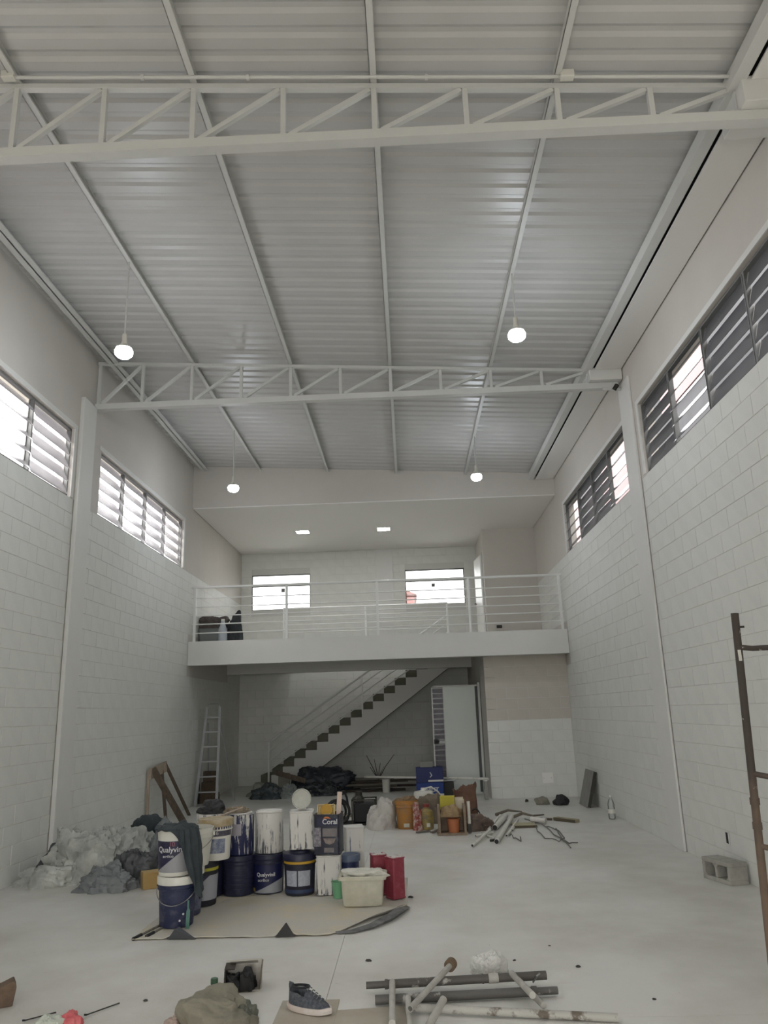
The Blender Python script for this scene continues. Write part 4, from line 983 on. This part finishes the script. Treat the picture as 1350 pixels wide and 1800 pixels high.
obj('carton', MB().box(-.10, .10, -.05, .05, 0, .44), mat('yellow_card', (182, 170, 60), .7, var=.1), yc, bevel=.003)
obj('flap', MB().box(-.10, .10, -.065, -.055, .30, .43), mat('yellow_card', (182, 170, 60)), yc)
wp = thing('white_packet', 'white rounded packet right of the yellow carton', 'packet', (.63, 11.35, 0), .1)
obj('packet', MB().box(-.07, .07, -.05, .05, 0, .40), mat('cream_packet', (196, 184, 164), .7, var=.08), wp, bevel=.02)
obj('packet_seal', MB().box(-.06, .06, -.006, .006, .395, .42), mat('cream_packet', (196, 184, 164)), wp)
# brown paper sack
ps = thing('paper_sack', 'torn open brown paper cement sack standing behind the wooden stool', 'sack', (.80, 12.6, 0), .1)
def sack():
    mb = MB(); lv = [(0, .17, .11), (.03, .19, .12), (.2, .185, .115), (.36, .17, .10), (.46, .185, .11)]; n = 28; vs = []
    for j, (z, a, b) in enumerate(lv):
        for k in range(n):
            t = 2*PI*k/n; c, s = math.cos(t), math.sin(t)
            r = (abs(c)**3+abs(s)**3)**(-1/3)
            w_ = 1+.08*noise.noise(Vector((c*2, s*2, z*6)))
            zz = z+(.07*noise.noise(Vector((c*3, s*3, 8))) if j == 4 else 0)-(0.06*(c < -.3) if j == 4 else 0)
            vs.append((a*c*r*w_, b*s*r*w_, max(0, zz)))
    fs = [(j*n+k, j*n+(k+1) % n, (j+1)*n+(k+1) % n, (j+1)*n+k) for j in range(4) for k in range(n)]+[tuple(range(n))]
    return mb.add(vs, fs)
o = obj('paper', sack(), mat('brown_paper', (120, 92, 74), .85, c2=(96, 66, 54), vscale=5, bump=.3, bscale=20), ps, smooth=True)
md = o.modifiers.new('thickness', 'SOLIDIFY'); md.thickness = .006
heap('cement', '', '', (0, 0, .01), (.15, .09, .34), mat('cement_dust', (100, 84, 76), .95), 46, parent=ps, freq=2, flat=4)
# black machine with hoses
mc = thing('compressor', 'black and grey machine with a squared frame left of the white bag', 'machine', (-.82, 12.15, 0))
obj('base', MB().box(-.30, .25, -.18, .18, 0, .03), M_black, mc, bevel=.005)
obj('housing', MB().box(-.06, .24, -.16, .16, .04, .30), M_black, mc, bevel=.012)
obj('frame', MB().box(-.10, -.08, -.19, -.17, .03, .36).box(.24, .26, -.19, -.17, .03, .36).box(-.10, .26, -.19, -.17, .34, .36).box(-.10, -.08, .17, .19, .03, .36).box(.24, .26, .17, .19, .03, .36).box(-.10, .26, .17, .19, .34, .36).box(-.10, -.08, -.19, .19, .34, .36), M_dark, mc)
obj('motor', MB().lathe([(0, .30), (.08, .30), (.085, .36), (.05, .40), (.05, .46), (0, .46)], 18), M_dark, mc, smooth=True)
hose = thing('hose_coil', 'coiled grey-black hose standing at the left of the black machine', 'hose', (-1.12, 12.05, 0), .3)
for k, (r, dx) in enumerate(((.17, 0), (.14, .03), (.155, -.03))):
    pts = [(dx+r*math.cos(t), .03*k+.02*math.sin(2*t), .19+r*1.0*math.sin(t)) for t in [2*PI*j/22 for j in range(23)]]
    obj('loop', MB().tube(pts, .019, 8, cap=False), (M_black, M_dark, M_black)[k], hose, smooth=True)
obj('loose_end', MB().tube([(.0, .05, .36), (.02, .05, .46), (.10, .05, .47), (.14, .05, .38), (.16, .05, .25)], .016, 8), M_black, hose, smooth=True)
bx2 = obj('offcut', MB().bar((-1.15, 12.9, .03), (-.98, 12.95, .03), .05, .06), mat('pale_rubble', (150, 146, 132), .9, bump=.4), bevel=.01); tag(bx2, 'small pale rubble piece on the floor behind the black machine', 'rubble')

# scattered offcuts at the right -------------------------------------------------------
random.seed(5)
pieces = [  # p0, p1, radius, name, label
    ((.68, 9.87, .022), (1.00, 10.9, .05), .017, 'white_tube', 'thin white tube slanting at the left of the offcuts'),
    ((.99, 10.05, .026), (1.44, 12.1, .05), .03, 'white_tube', 'thick white tube with a dark mouth lying forward in the middle of the offcuts'),
    ((1.08, 11.1, .04), (1.36, 12.2, .045), .038, 'white_tube', 'short wide pale pipe with a black open mouth among the offcuts'),
    ((.97, 10.95, .03), (1.28, 12.2, .06), .016, 'white_tube', 'slim white tube leaning over the wide pipe'),
    ((1.17, 10.55, .02), (1.50, 11.9, .03), .015, 'white_tube', 'slim grey tube just right of the thick white tube'),
    ((.88, 10.9, .02), (.99, 10.35, .02), .012, 'white_tube', 'short bent-looking grey rod in front of the wide pipe'),
    ((1.30, 11.0, .018), (1.52, 12.0, .02), .012, 'white_tube', 'thin pale rod between the grey tube and the greenish board'),
    ((.78, 10.6, .02), (1.03, 10.85, .02), .014, 'white_tube', 'brownish short stick left of the slim white tube'),
]
for p0, p1, r, nm, lb in pieces:
    c = Vector(p0); d = Vector(p1)-c
    t = thing(nm, lb, 'tube', (p0[0], p0[1], 0), 0, 'loose tubes on the floor at right')
    obj('tube', MB().pipe((0, 0, max(p0[2], r)), (d.x, d.y, max(p1[2], r)), r, .003, 12), M_pvc, t, smooth=True)
    dn = d.normalized()
    obj('mouth_shade', MB().tube([(dn.x*.01, dn.y*.01, max(p0[2], r)), (dn.x*.02, dn.y*.02, max(p0[2], r))], r-.003, 12), M_black, t)  # black disc paints the shade inside the open tube end
wsh = thing('dark_rod', 'short dark grey rod lying crosswise in front of the tubes', 'rod', (.93, 10.25, 0), .1)
obj('rod', MB().tube([(0, 0, .014), (.11, .02, .014)], .014, 8), M_dark, wsh, smooth=True)
boards = [((1.36, 11.28), .0, (.32, .30, .035), 'greenish pale board lying flat in the middle of the offcuts', (160, 154, 128)),
          ((1.98, 11.75), -.9, (.40, .10, .045), 'brownish timber offcut lying at the right of the tangle', (150, 142, 118)),
          ((1.72, 12.0), -.5, (.30, .05, .03), 'narrow brown batten beyond the greenish board', (120, 110, 96))]
for (x, y), rz, sz, lb, c in boards:
    t = thing('board_offcut', lb, 'board', (x+sz[0]/2, y+sz[1]/2, 0), rz)
    obj('board', MB().box(-sz[0]/2, sz[0]/2, -sz[1]/2, sz[1]/2, 0, sz[2]), mat('offcut_%d' % c[0]+str(c[2]), c, .85, var=.1, vscale=5), t, bevel=.003)
    obj('end_grain', MB().box(-sz[0]/2, sz[0]/2, -sz[1]/2-.002, -sz[1]/2+.002, 0.002, sz[2]-.002), mat('end_grain', (86, 78, 62), .9), t)
for i, (p, lb) in enumerate(((((1.48, 12.2), (1.62, 12.25), (1.75, 12.1), (1.95, 12.35)), 'brown twisted root-like strip behind the greenish board'), (((1.25, 12.5), (1.45, 12.65), (1.66, 12.6)), 'thin brown strip behind the tubes'))):
    o = obj('bark_strip', MB().tube([(a, b, .03+.02*((k*5) % 3)) for k, (a, b) in enumerate(p)], .025, 7, r2=.01), mat('bark', (108, 100, 88), .9, var=.2, vscale=9), smooth=True); tag(o, lb, 'strip')
wm = mat('grey_cable', (112, 110, 106), .6)
wires = [([(1.63, 12.1), (1.7, 11.6), (1.62, 10.9), (1.62, 10.3), (1.75, 10.05), (1.86, 10.3), (1.9, 10.9), (1.80, 11.3)], 'looping grey cable sprawling at the right of the offcuts'),
         ([(1.9, 11.1), (1.86, 10.7), (1.82, 10.2), (1.80, 9.62)], 'straight grey wire reaching towards the camera at the right'),
         ([(1.72, 11.7), (1.80, 11.1), (1.78, 10.6), (1.84, 9.9), (1.95, 9.95)], 'second bent grey wire beside the looping cable'),
         ([(1.22, 10.6), (1.24, 10.4), (1.30, 10.15), (1.34, 10.5)], 'short hooked wire in front of the greenish board')]
for p, lb in wires:
    pts = []
    for k in range(len(p)-1):
        for j in range(4):
            f_ = j/4; pts.append((p[k][0]*(1-f_)+p[k+1][0]*f_, p[k][1]*(1-f_)+p[k+1][1]*f_, .012+.05*abs(noise.noise(Vector((k+f_, len(lb), 0))))))
    pts.append((*p[-1], .01))
    o = obj('cable', MB().tube(pts, .0075, 6), wm, smooth=True); tag(o, lb, 'cable', 'cables and wires at right')
gp = thing('gutter_offcut', 'white connector piece lying on the cables at the right', 'pipe', (1.68, 11.7, 0), -.6)
obj('pipe', MB().pipe((-.02, .0, .06), (.20, 0, .04), .035), M_pvc, gp, smooth=True)
obj('collar', MB().pipe((.16, 0, .045), (.21, 0, .04), .041), M_pvc, gp, smooth=True)
o = obj('arc_strip', MB().tube([(.86+.07*math.cos(t), 11.5, .13+.11*math.sin(t)) for t in [-.8+k*.3 for k in range(11)]], .010, 6), M_black, smooth=True); tag(o, 'thin black curved strip standing beside the brown cloth', 'strip')
heap('cloth', 'brown crumpled cloth between the wooden stool and the white tubes', 'cloth', (.84, 11.3, 0), (.26, .20, .20), mat('brown_cloth', (112, 96, 86), .9, c2=(84, 70, 62), vscale=6), 47, sharp=.6)
wl_ = thing('white_tube', 'short white tube standing up at the right side of the wooden stool', 'tube', (.735, 10.98, 0), 0)
obj('tube', MB().pipe((0, 0, .12), (.0, .0, .40), .022), M_white, wl_, smooth=True); obj('foot', MB().box(-.02, .02, -.02, .02, 0, .12), M_dark, wl_)

# far right bits -----------------------------------------------------------------
def rock(name, label, loc, size, m, seed, cat='rubble'):
    import bmesh
    bm = bmesh.new(); bmesh.ops.create_icosphere(bm, subdivisions=3, radius=1)
    mb = MB()
    for v in bm.verts:
        p = v.co.copy(); d = 1+.35*noise.noise(p*1.4+Vector((seed, 0, 0)))+.1*noise.noise(p*5)
        mb.v.append((p.x*d*size[0], p.y*d*size[1], max(-.5, p.z)*d*size[2]))
    mb.f = [tuple(v.index for v in f.verts) for f in bm.faces]; bm.free()
    zmin = min(v[2] for v in mb.v); shift(mb, (0, 0, -zmin))
    o = obj(name, mb, m, loc=loc); return tag(o, label, cat)
rock('rubble', 'pale lumpy stone on the floor in front of the storeroom wall', (2.18, 13.9, 0), (.13, .10, .075), mat('pale_stone', (146, 142, 128), .9, c2=(120, 118, 106), vscale=9), 3)
rock('boot', 'small black boot-like lump on the floor near the leaning board', (2.47, 13.7, 0), (.12, .09, .10), M_black, 8, 'boot')
rock('rubble', 'tiny dark chip on the floor left of the pale stone', (1.98, 14.3, 0), (.03, .03, .03), M_dark, 9)
lbd = thing('leaning_board', 'grey tile board leaning against the right wall near the storeroom', 'board', (2.90, 13.55, 0))
obj('face', MB().bar((2.80, 13.5, 0), (2.955, 13.5, .56), .62, .02, (1, 0, .28)), mat('grey_tile', (146, 144, 138), .7, c2=(128, 126, 120), vscale=6), lbd, world=True, bevel=.003)
obj('dark_edge', MB().bar((2.82, 13.19, 0.01), (2.97, 13.19, .55), .012, .05, (1, 0, .28)), mat('tile_edge', (60, 58, 52), .8), lbd, world=True)
wbt = thing('water_bottle', 'clear plastic water bottle by the foot of the right wall', 'bottle', (2.86, 11.9, 0))
obj('bottle', MB().lathe([(0, 0), (.04, 0), (.05, .02), (.05, .15), (.045, .17), (.05, .19), (.04, .24), (.016, .29), (.014, .31), (0, .31)], 20), M_clear, wbt, smooth=True)
obj('cap', MB().lathe([(.017, .30), (.017, .325), (0, .327)], 14), M_white, wbt, smooth=True)
obj('label', MB().lathe([(.051, .08), (.051, .14)], 20), M_white, wbt, smooth=True)
# hollow concrete block
hb_ = thing('concrete_block', 'two-hole hollow concrete block on its side at the foot of the right wall', 'block', (2.84, 7.74, 0), math.radians(-74))
M_cb = mat('rough_concrete', (150, 148, 140), .95, c2=(172, 170, 160), vscale=8, bump=.6, bscale=60)
def hollow():
    W, H, D = .39, .19, .19; mb = MB(); w = .038
    xs = [-W/2, -W/2+w, -.015, .015, W/2-w, W/2]
    mb.box(-W/2, W/2, -D/2, D/2, 0, w).box(-W/2, W/2, -D/2, D/2, H-w, H)
    mb.box(xs[0], xs[1], -D/2, D/2, w, H-w).box(xs[2], xs[3], -D/2, D/2, w, H-w).box(xs[4], xs[5], -D/2, D/2, w, H-w)
    return mb
o = obj('block_shell', hollow(), M_cb, hb_, bevel=.006)
obj('core_fillet', MB().prism([(-.157, .038), (-.13, .038), (-.157, .065)], 'y', -.094, .094).prism([(.157, .038), (.13, .038), (.157, .065)], 'y', -.094, .094).prism([(-.015, .152), (-.04, .152), (-.015, .128)], 'y', -.094, .094).prism([(.015, .152), (.04, .152), (.015, .128)], 'y', -.094, .094), M_cb, hb_)

# upstairs bundle ----------------------------------------------------------------------
ub = thing('clothes_box', 'grey plastic box piled with dark clothes behind the mezzanine railing at left', 'box', (-3.85, 15.3, 3.0))
obj('box_body', rect_loft([(.26, .18, 0), (.28, .20, .30), (.29, .21, .31), (.26, .18, .31)]), mat('grey_box', (120, 124, 122), .5), ub, smooth=True)
heap('clothes', 'brown-grey clothes heaped on the grey box behind the mezzanine railing', 'clothes', (-3.87, 15.3, 3.315), (.27, .18, .26), mat('brown_clothes', (98, 90, 86), .9, c2=(74, 68, 66), vscale=5), 51, sharp=.9, flat=2.4)
heap('clothes', 'black jacket slung at the right of the clothes box upstairs', 'clothes', (-3.45, 15.25, 3.0), (.16, .13, .56), mat('dark_jacket', (46, 50, 52), .9, c2=(66, 70, 72), vscale=4), 52, sharp=.5, flat=4)
wr = thing('white_container', 'upright white container in front of the clothes box upstairs', 'container', (-3.62, 15.0, 3.0))
obj('container', MB().lathe([(0, 0), (.085, 0), (.09, .02), (.085, .26), (.05, .36), (.035, .44), (0, .44)], 20), mat('bluish_white', (176, 182, 188), .5), wr, smooth=True)
obj('cap', MB().lathe([(.038, .43), (.038, .47), (0, .475)], 12), M_white, wr, smooth=True)

# ---------------------------------------------------------------- FOREGROUND
# scaffold frame piece and tubes
def scaf_mat(name, base, cover):
    return mat(name, base, .6, metal=.0, c2=(176, 174, 166), vscale=9, lo=.5+(.25-cover)*.5, hi=.58+(.25-cover)*.5, bump=.2, bscale=80)
M_sA = scaf_mat('scaffold_grey', (86, 82, 77), .05); M_sB = scaf_mat('scaffold_grey2', (92, 90, 86), .1); M_sC = scaf_mat('scaffold_white', (104, 94, 82), .42); M_sD = mat('dusty_tube', (158, 155, 147), .6, c2=(186, 184, 176), vscale=7, bump=.1)
def scaff_tube(name, label, p0, p1, r, m, sleeves=(), spigot=None, group='scaffold tubes in the foreground'):
    p0, p1 = Vector(p0), Vector(p1); d = (p1-p0)
    t = thing(name, label, 'scaffold', (p0.x, p0.y, 0), 0, group); L = Vector((p0.x, p0.y, 0))
    a, b = p0-L, p1-L
    obj('tube', MB().pipe(a, b, r, .004, 18), m, t, smooth=True)
    for f0, f1, mm in sleeves: obj('sleeve', MB().pipe(a+d*f0, a+d*f1, r*1.12, .003, 18), mm, t, smooth=True)
    if spigot is not None:
        s0, s1 = (a, a-d.normalized()*spigot) if spigot > 0 else (b, b-d.normalized()*spigot)
        obj('spigot', MB().pipe(s0, s1, r*.8, .003, 16), m, t, smooth=True)
    return t, L
A, LA = scaff_tube('scaffold', 'grey scaffold frame with two cross tubes, rearmost in the foreground pile', (-.21, 5.04, .052), (.745, 5.10, .062), .024, M_sA, ((0, .018, M_sA), (.64, .70, M_sD), (.60, .61, M_sA)), .11)
obj('rung', MB().tube([Vector((-.165, 5.02, .07))-LA, Vector((-.155, 4.48, .045))-LA], .018, 14), M_sD, A, smooth=True)
obj('rung', MB().tube([Vector((.54, 5.065, .085))-LA, Vector((.60, 4.66, .10))-LA], .018, 14), M_sD, A, smooth=True)
obj('hook', MB().tube([Vector((.66, 5.06, .04))-LA, Vector((.68, 5.03, .08))-LA, Vector((.70, 5.04, .09))-LA], .006, 8), M_wire, A, smooth=True)
B, LB = scaff_tube('scaffold', 'grey scaffold frame with long tube and spigot, middle of the foreground pile', (-.26, 4.86, .030), (.66, 4.93, .032), .025, M_sB, ((.97, 1, M_sB),), -.12)
obj('rung', MB().tube([Vector((-.075, 4.85, .04))-LB, Vector((-.06, 4.45, .03))-LB], .017, 14), M_sD, B, smooth=True)
obj('rung', MB().tube([Vector((.60, 4.90, .055))-LB, Vector((.655, 4.66, .05))-LB], .017, 14), M_sD, B, smooth=True)
C_, LC = scaff_tube('scaffold_tube', 'scaffold tube with peeling white paint lying foremost across the pile', (-.03, 4.73, .030), (1.02, 4.55, .022), .021, M_sC, ((.06, .075, M_sC),), .05)
D_, LD = scaff_tube('scaffold_brace', 'dusty diagonal brace with a rusty flange crossing over the scaffold tubes', (.18, 5.10, .125), (-.06, 4.55, .085), .017, M_sD)
obj('flange', MB().tube([Vector((.175, 5.09, .125))-LD, Vector((.192, 5.13, .13))-LD], .034, 18), mat('rust', (100, 84, 66), .8, var=.3, vscale=20), D_, smooth=True)
E_, LE = scaff_tube('scaffold_brace', 'short dusty brace end beneath the peeling white tube at the frame bottom', (.12, 4.66, .09), (.02, 4.42, .03), .02, M_sD)
heap('plastic_bag', 'small clear crumpled plastic bag on the floor behind the scaffold tubes', 'bag', (.42, 5.32, 0), (.10, .07, .13), mat('milky_plastic', (196, 196, 190), .35, var=.05), 61, freq=2, sharp=1)

# cardboard under shoe
cbd = obj('cardboard_sheet', MB().box(-.80, -.47, 4.45, 4.96, .001, .006).prism([(-.47, 4.45), (-.05, 4.45), (-.10, 4.84), (-.47, 4.80)], 'z', .001, .004), mat('flat_cardboard', (168, 158, 142), .9, c2=(180, 174, 160), vscale=3), bevel=.001)
tag(cbd, 'flat beige cardboard sheet lying under the grey shoe', 'cardboard')
# shoe: toe toward the right
def shoe():
    t = thing('shoe', 'dark grey knitted sneaker with a pinkish white sole on the cardboard sheet', 'shoe', (-.62, 4.78, .006), math.radians(-24))
    n = 25; L = .29
    def half(u):                                # half width along the length 0 heel .. 1 toe
        return .030+.018*math.sin(PI*min(1, u*1.05))**.6 + .006*math.sin(PI*u*1.0)
    def out(u, e=0):
        w_ = half(u)*(1-max(0, (u-.82)/.18)**2.2*.75)*(1-max(0, (.12-u)/.12)**2*.5); return w_+e
    mb = MB(); vs = []; seg = 20
    # sole
    prof = [(-.004, 0), (.004, .006), (.007, .022), (.002, .034)]
    def ring(e, z):
        r = []
        for k in range(40):
            a = 2*PI*k/40; u = .5-.5*math.cos(a); s = 1 if a < PI else -1
            r.append(((u-.5)*(L+2*e), s*(out(u)*math.sqrt(max(0, 1-(abs(2*u-1))**8))+e), z+.014*max(0, u-.78)**1*2+.006*max(0, .25-u)*4))
        return r
    for e, z in prof: vs += ring(e, z)
    fs = [(i*40+k, i*40+(k+1) % 40, (i+1)*40+(k+1) % 40, (i+1)*40+k) for i in range(3) for k in range(40)]+[tuple(range(40)), tuple(range(120, 160))]
    obj('sole', MB().add(vs, fs), mat('pinkish_sole', (190, 172, 162), .6, c2=(204, 196, 188), vscale=12), t, smooth=True)
    # upper: arches from sole edge over the foot, opening at the ankle
    vs = []; m = 15
    for i in range(n):
        u = i/(n-1); x = (u-.5)*L*.97
        ht = .118 if u < .05 else .118+.0*u
        top = .125-.0*u if u < .30 else .125-(u-.30)/.70*.088
        top += .010*math.sin(max(0, (.12-u)/.12)*PI/2)
        w_ = out(u)*math.sqrt(max(0.02, 1-(abs(2*u-1))**8))
        opening = .62 if .10 < u < .42 else 0        # share of the arch left open on top
        for k in range(m):
            v = -1+2*k/(m-1)
            if opening: v = math.copysign(1-(1-abs(v))*1.0, v); ang = v*(PI/2); 
            ang = v*PI/2
            y = w_*math.sin(ang)*(1 if True else 1)
            z = .026+(top-.026)*max(0, math.cos(ang))**.75
            if opening and abs(v) < .45: z = min(z, .026+(top-.026)*.30); 
            vs.append((x, y, z))
    fs = [(i*m+k, i*m+k+1, (i+1)*m+k+1, (i+1)*m+k) for i in range(n-1) for k in range(m-1)]
    fs += [tuple(range(m)), tuple((n-1)*m+k for k in range(m))]
    obj('upper', MB().add(vs, fs), mat('grey_knit', (64, 68, 74), .95, c2=(92, 96, 102), vscale=60, bump=.5, bscale=160), t, smooth=True)
    mb = MB()
    for k in range(5):
        x = .0+k*.020; z = .118-k*.011; mb.tube([(x, -.022, z-.008), (x+.004, 0, z+.004), (x, .022, z-.008)], .003, 6)
    o = obj('laces', mb, mat('lace_grey', (110, 112, 116), .9), t, smooth=True); stuff(o)
    obj('collar', MB().tube([(-.115+.055*(1-math.cos(a)), .026*math.sin(a), .118-.004*math.cos(a)) for a in [2*PI*k/20 for k in range(21)]], .007, 8), mat('collar_dark', (40, 42, 46), .9), t, smooth=True)
    obj('heel_tab', MB().obox((-.132, 0, .115), (.010, .022, .028)), M_cloth, t, bevel=.004)
    obj('insole', MB().box(-.11, -.02, -.022, .022, .055, .060), M_black, t, bevel=.003)
    return t
sh = shoe(); sh.rotation_euler = (0, 0, math.radians(-28))
# olive jacket
M_olive = mat('olive_cloth', (144, 139, 122), .95, c2=(122, 118, 104), vscale=3, bump=.3, bscale=60)
heap('jacket', 'olive-grey crumpled jacket heaped at the bottom left of centre', 'jacket', (-1.10, 4.62, 0), (.19, .20, .17), M_olive, 71, rz=.3, freq=1.1, sharp=.45, rings=34, seg=80, flat=2.2)
heap('glove', 'crumpled grey-green glove beside the olive jacket', 'glove', (-.965, 4.66, 0), (.065, .09, .105), mat('glove_cloth', (92, 94, 84), .95, var=.2, bump=.3), 72, freq=2, sharp=.8)
heap('cloth', 'small pink-beige strap end at the left of the olive jacket', 'cloth', (-1.32, 4.60, 0), (.05, .07, .07), mat('pink_beige', (176, 156, 144), .9), 73, freq=2)
wb_ = thing('green_capped_bottle', 'white bottle with a green cap behind the olive jacket', 'bottle', (-1.215, 5.02, 0))
obj('bottle', MB().lathe([(0, 0), (.035, 0), (.038, .01), (.038, .06), (.018, .085), (.016, .09), (0, .09)], 20), M_white, wb_, smooth=True)
obj('cap', MB().lathe([(.0215, .082), (.0215, .108), (.019, .112), (0, .112)], 18), mat('dark_green_cap', (58, 92, 66), .5), wb_, smooth=True)
# small open box with black cloths
ob = thing('open_box', 'small open white box with dark cut edges on the floor behind the jacket', 'box', (-1.08, 5.20, 0), math.radians(8))
M_bw = mat('box_white', (196, 192, 182), .8, c2=(170, 166, 156), vscale=9); M_be = mat('box_edge', (60, 54, 48), .8)
obj('base', MB().box(-.11, .11, -.06, .08, 0, .006), M_bw, ob)
obj('side_panel', MB().obox((-.105, .0, .06), (.008, .15, .12)), M_be, ob, bevel=.001)
obj('side_panel', MB().obox((.105, .01, .065), (.008, .14, .13), Matrix.Rotation(.12, 3, 'Y')), mat('box_side_brown', (128, 116, 98), .8, c2=(80, 70, 58), vscale=14), ob, bevel=.001)
obj('back_panel', MB().box(-.11, .11, .074, .082, 0, .135), M_bw, ob, bevel=.001)
obj('flap', MB().obox((0, .05, .13), (.17, .06, .004), Matrix.Rotation(-.5, 3, 'X')), M_bw, ob)
obj('flap_edge', MB().box(-.11, -.05, -.055, .07, .118, .126), M_be, ob)
for i, (x, w_) in enumerate(((-.055, .048), (.035, .045))):
    heap('glove', ('left' if i == 0 else 'right')+' black glove bundle stuffed in the small open white box', 'glove', (-1.08+x, 5.165+.004*i, .006), (w_, .045, .10+.015*i), M_black, 80+i, freq=1.6, sharp=.4, flat=4, group='black gloves in the small box')
# fragments at the left bottom
bf = thing('brick_fragment', 'broken brown brick fragment at the bottom left edge', 'brick', (-2.46, 5.0, 0), .5)
obj('fragment', MB().prism([(-.06, 0), (.05, 0), (.065, .10), (.05, .135), (-.02, .11), (-.05, .12)], 'y', -.05, .05), mat('brown_fragment', (112, 94, 78), .95, c2=(92, 76, 62), vscale=12, bump=.5), bf, bevel=.006)
obj('mortar_face', MB().box(-.062, -.055, -.045, .045, .0, .09), M_conc, bf)
for i, (p0, p1, lb) in enumerate((((-1.875, 4.79, .012), (-1.76, 4.98, .006), 'thin dark nail-like rod on the floor right of the pink cloth'), ((-2.20, 4.74, .008), (-2.08, 4.86, .005), 'thin dark wire on the floor left of the pink cloth'))):
    t = thing('wire_piece', lb, 'wire', (p0[0], p0[1], 0)); d = Vector(p1)-Vector(p0)
    obj('wire', MB().tube([(0, 0, p0[2]), (d.x, d.y, p1[2])], .0035, 6), M_dark, t, smooth=True)
    obj('bent_tip', MB().tube([(0, 0, p0[2]), (-.008, -.012, p0[2]+.004)], .005, 6), M_black, t, smooth=True)
heap('cloth', 'bright pinkish red cloth scrap at the bottom left edge', 'cloth', (-1.90, 4.66, 0), (.055, .06, .075), mat('pink_red', (196, 86, 92), .8, c2=(206, 120, 120), vscale=12), 91, freq=2)
heap('plastic_bag', 'white-green crumpled plastic left of the pink cloth at the bottom edge', 'bag', (-2.01, 4.62, 0), (.08, .07, .08), mat('greenish_white', (190, 196, 182), .5), 92, freq=2)
for i, (x, y, r) in enumerate(((-.34, 5.66, .014), (1.0, 5.44, .012), (.62, 5.6, .008), (-.06, 7.42, .016), (-1.62, 5.02, .01), (1.30, 4.86, .008), (.9, 5.9, .006))):
    rock('debris', ('small dark chip on the floor behind the scaffold tubes at left', 'small dark chip on the open floor at right', 'tiny chip on the floor behind the clear bag', 'dark chip on the floor right of the red tins', 'tiny chip left of the green-capped bottle', 'tiny chip on the floor under the leaning frame side', 'tiny speck of grit in the middle of the open floor')[i], (x, y, 0), (r*1.4, r, r*.6), M_dark, 100+i, 'debris')

# rusty scaffold ladder frame at right, leaning toward the wall
sf = thing('ladder_frame', 'rusty paint-splashed scaffold ladder frame standing at the right edge', 'scaffold', (2.07, 5.05, 0))
def rust_material():
    m = mat('rusty_tube', (70, 62, 56), .75, c2=(196, 192, 182), vscale=16, stretch=(1, 1, .5), lo=.64, hi=.67, bump=.3, bscale=90)
    N = m.node_tree.nodes; L = m.node_tree.links; b = N['Principled BSDF']
    src = b.inputs['Base Color'].links[0].from_socket
    tc = N.new('ShaderNodeTexCoord'); sx = N.new('ShaderNodeSeparateXYZ'); L.new(tc.outputs['Object'], sx.inputs[0])
    nz = N.new('ShaderNodeTexNoise'); nz.inputs['Scale'].default_value = 7; L.new(tc.outputs['Object'], nz.inputs['Vector'])
    a = N.new('ShaderNodeMath'); a.operation = 'MULTIPLY_ADD'; a.inputs[1].default_value = 1.1; L.new(nz.outputs['Fac'], a.inputs[0]); L.new(sx.outputs['Z'], a.inputs[2])
    r = N.new('ShaderNodeValToRGB'); r.color_ramp.elements[0].position = .55; r.color_ramp.elements[1].position = .95; r.color_ramp.elements[0].color = (1, 1, 1, 1); r.color_ramp.elements[1].color = (0, 0, 0, 1)
    s = N.new('ShaderNodeMath'); s.operation = 'MULTIPLY'; s.inputs[1].default_value = .52; L.new(a.outputs[0], s.inputs[0]); L.new(s.outputs[0], r.inputs['Fac'])
    mx = N.new('ShaderNodeMix'); mx.data_type = 'RGBA'; mx.inputs['B'].default_value = lin((116, 98, 82)); L.new(r.outputs['Color'], mx.inputs['Factor']); L.new(src, mx.inputs['A']); L.new(mx.outputs['Result'], b.inputs['Base Color'])
    return m
M_rust = rust_material()
P0, P1 = Vector((2.05, 5.05, 0)), Vector((2.135, 5.05, 2.15)); W_ = Vector((.52, -.52, 0))
S = Vector((2.07, 5.05, 0))
obj('post', MB().pipe(P0-S, P1-S, .024, .004, 18), M_rust, sf, smooth=True)
obj('post', MB().pipe(P0+W_-S, P1+W_-S, .024, .004, 18), M_rust, sf, smooth=True)
dz = (P1-P0)/2.15
for z in (1.93, 1.16, .745, .33):
    a = P0+dz*z-S; b = a+W_
    obj('rung', MB().tube([a+W_*.02, a+W_*.12-Vector((0, 0, .012)), a+W_*.5-Vector((0, 0, .018)), a+W_*.88-Vector((0, 0, .012)), b-W_*.02], .017, 12), M_rust, sf, smooth=True)
for za, zb_, r_ in ((.98, 1.02, .029), (.84, .88, .028)): obj('joint_sleeve', MB().pipe(P0+dz*za-S, P0+dz*zb_-S, r_, .004, 18), M_rust, sf, smooth=True)
obj('lock_pin', MB().tube([P0+dz*2.06-S, P0+dz*2.06-S+Vector((.045, -.02, 0))], .007, 8), M_dark, sf, smooth=True)
obj('paint_splash', MB().obox(P0+dz*1.88-S+Vector((-.005, -.024, 0)), (.02, .006, .07)), M_white, sf, bevel=.002)
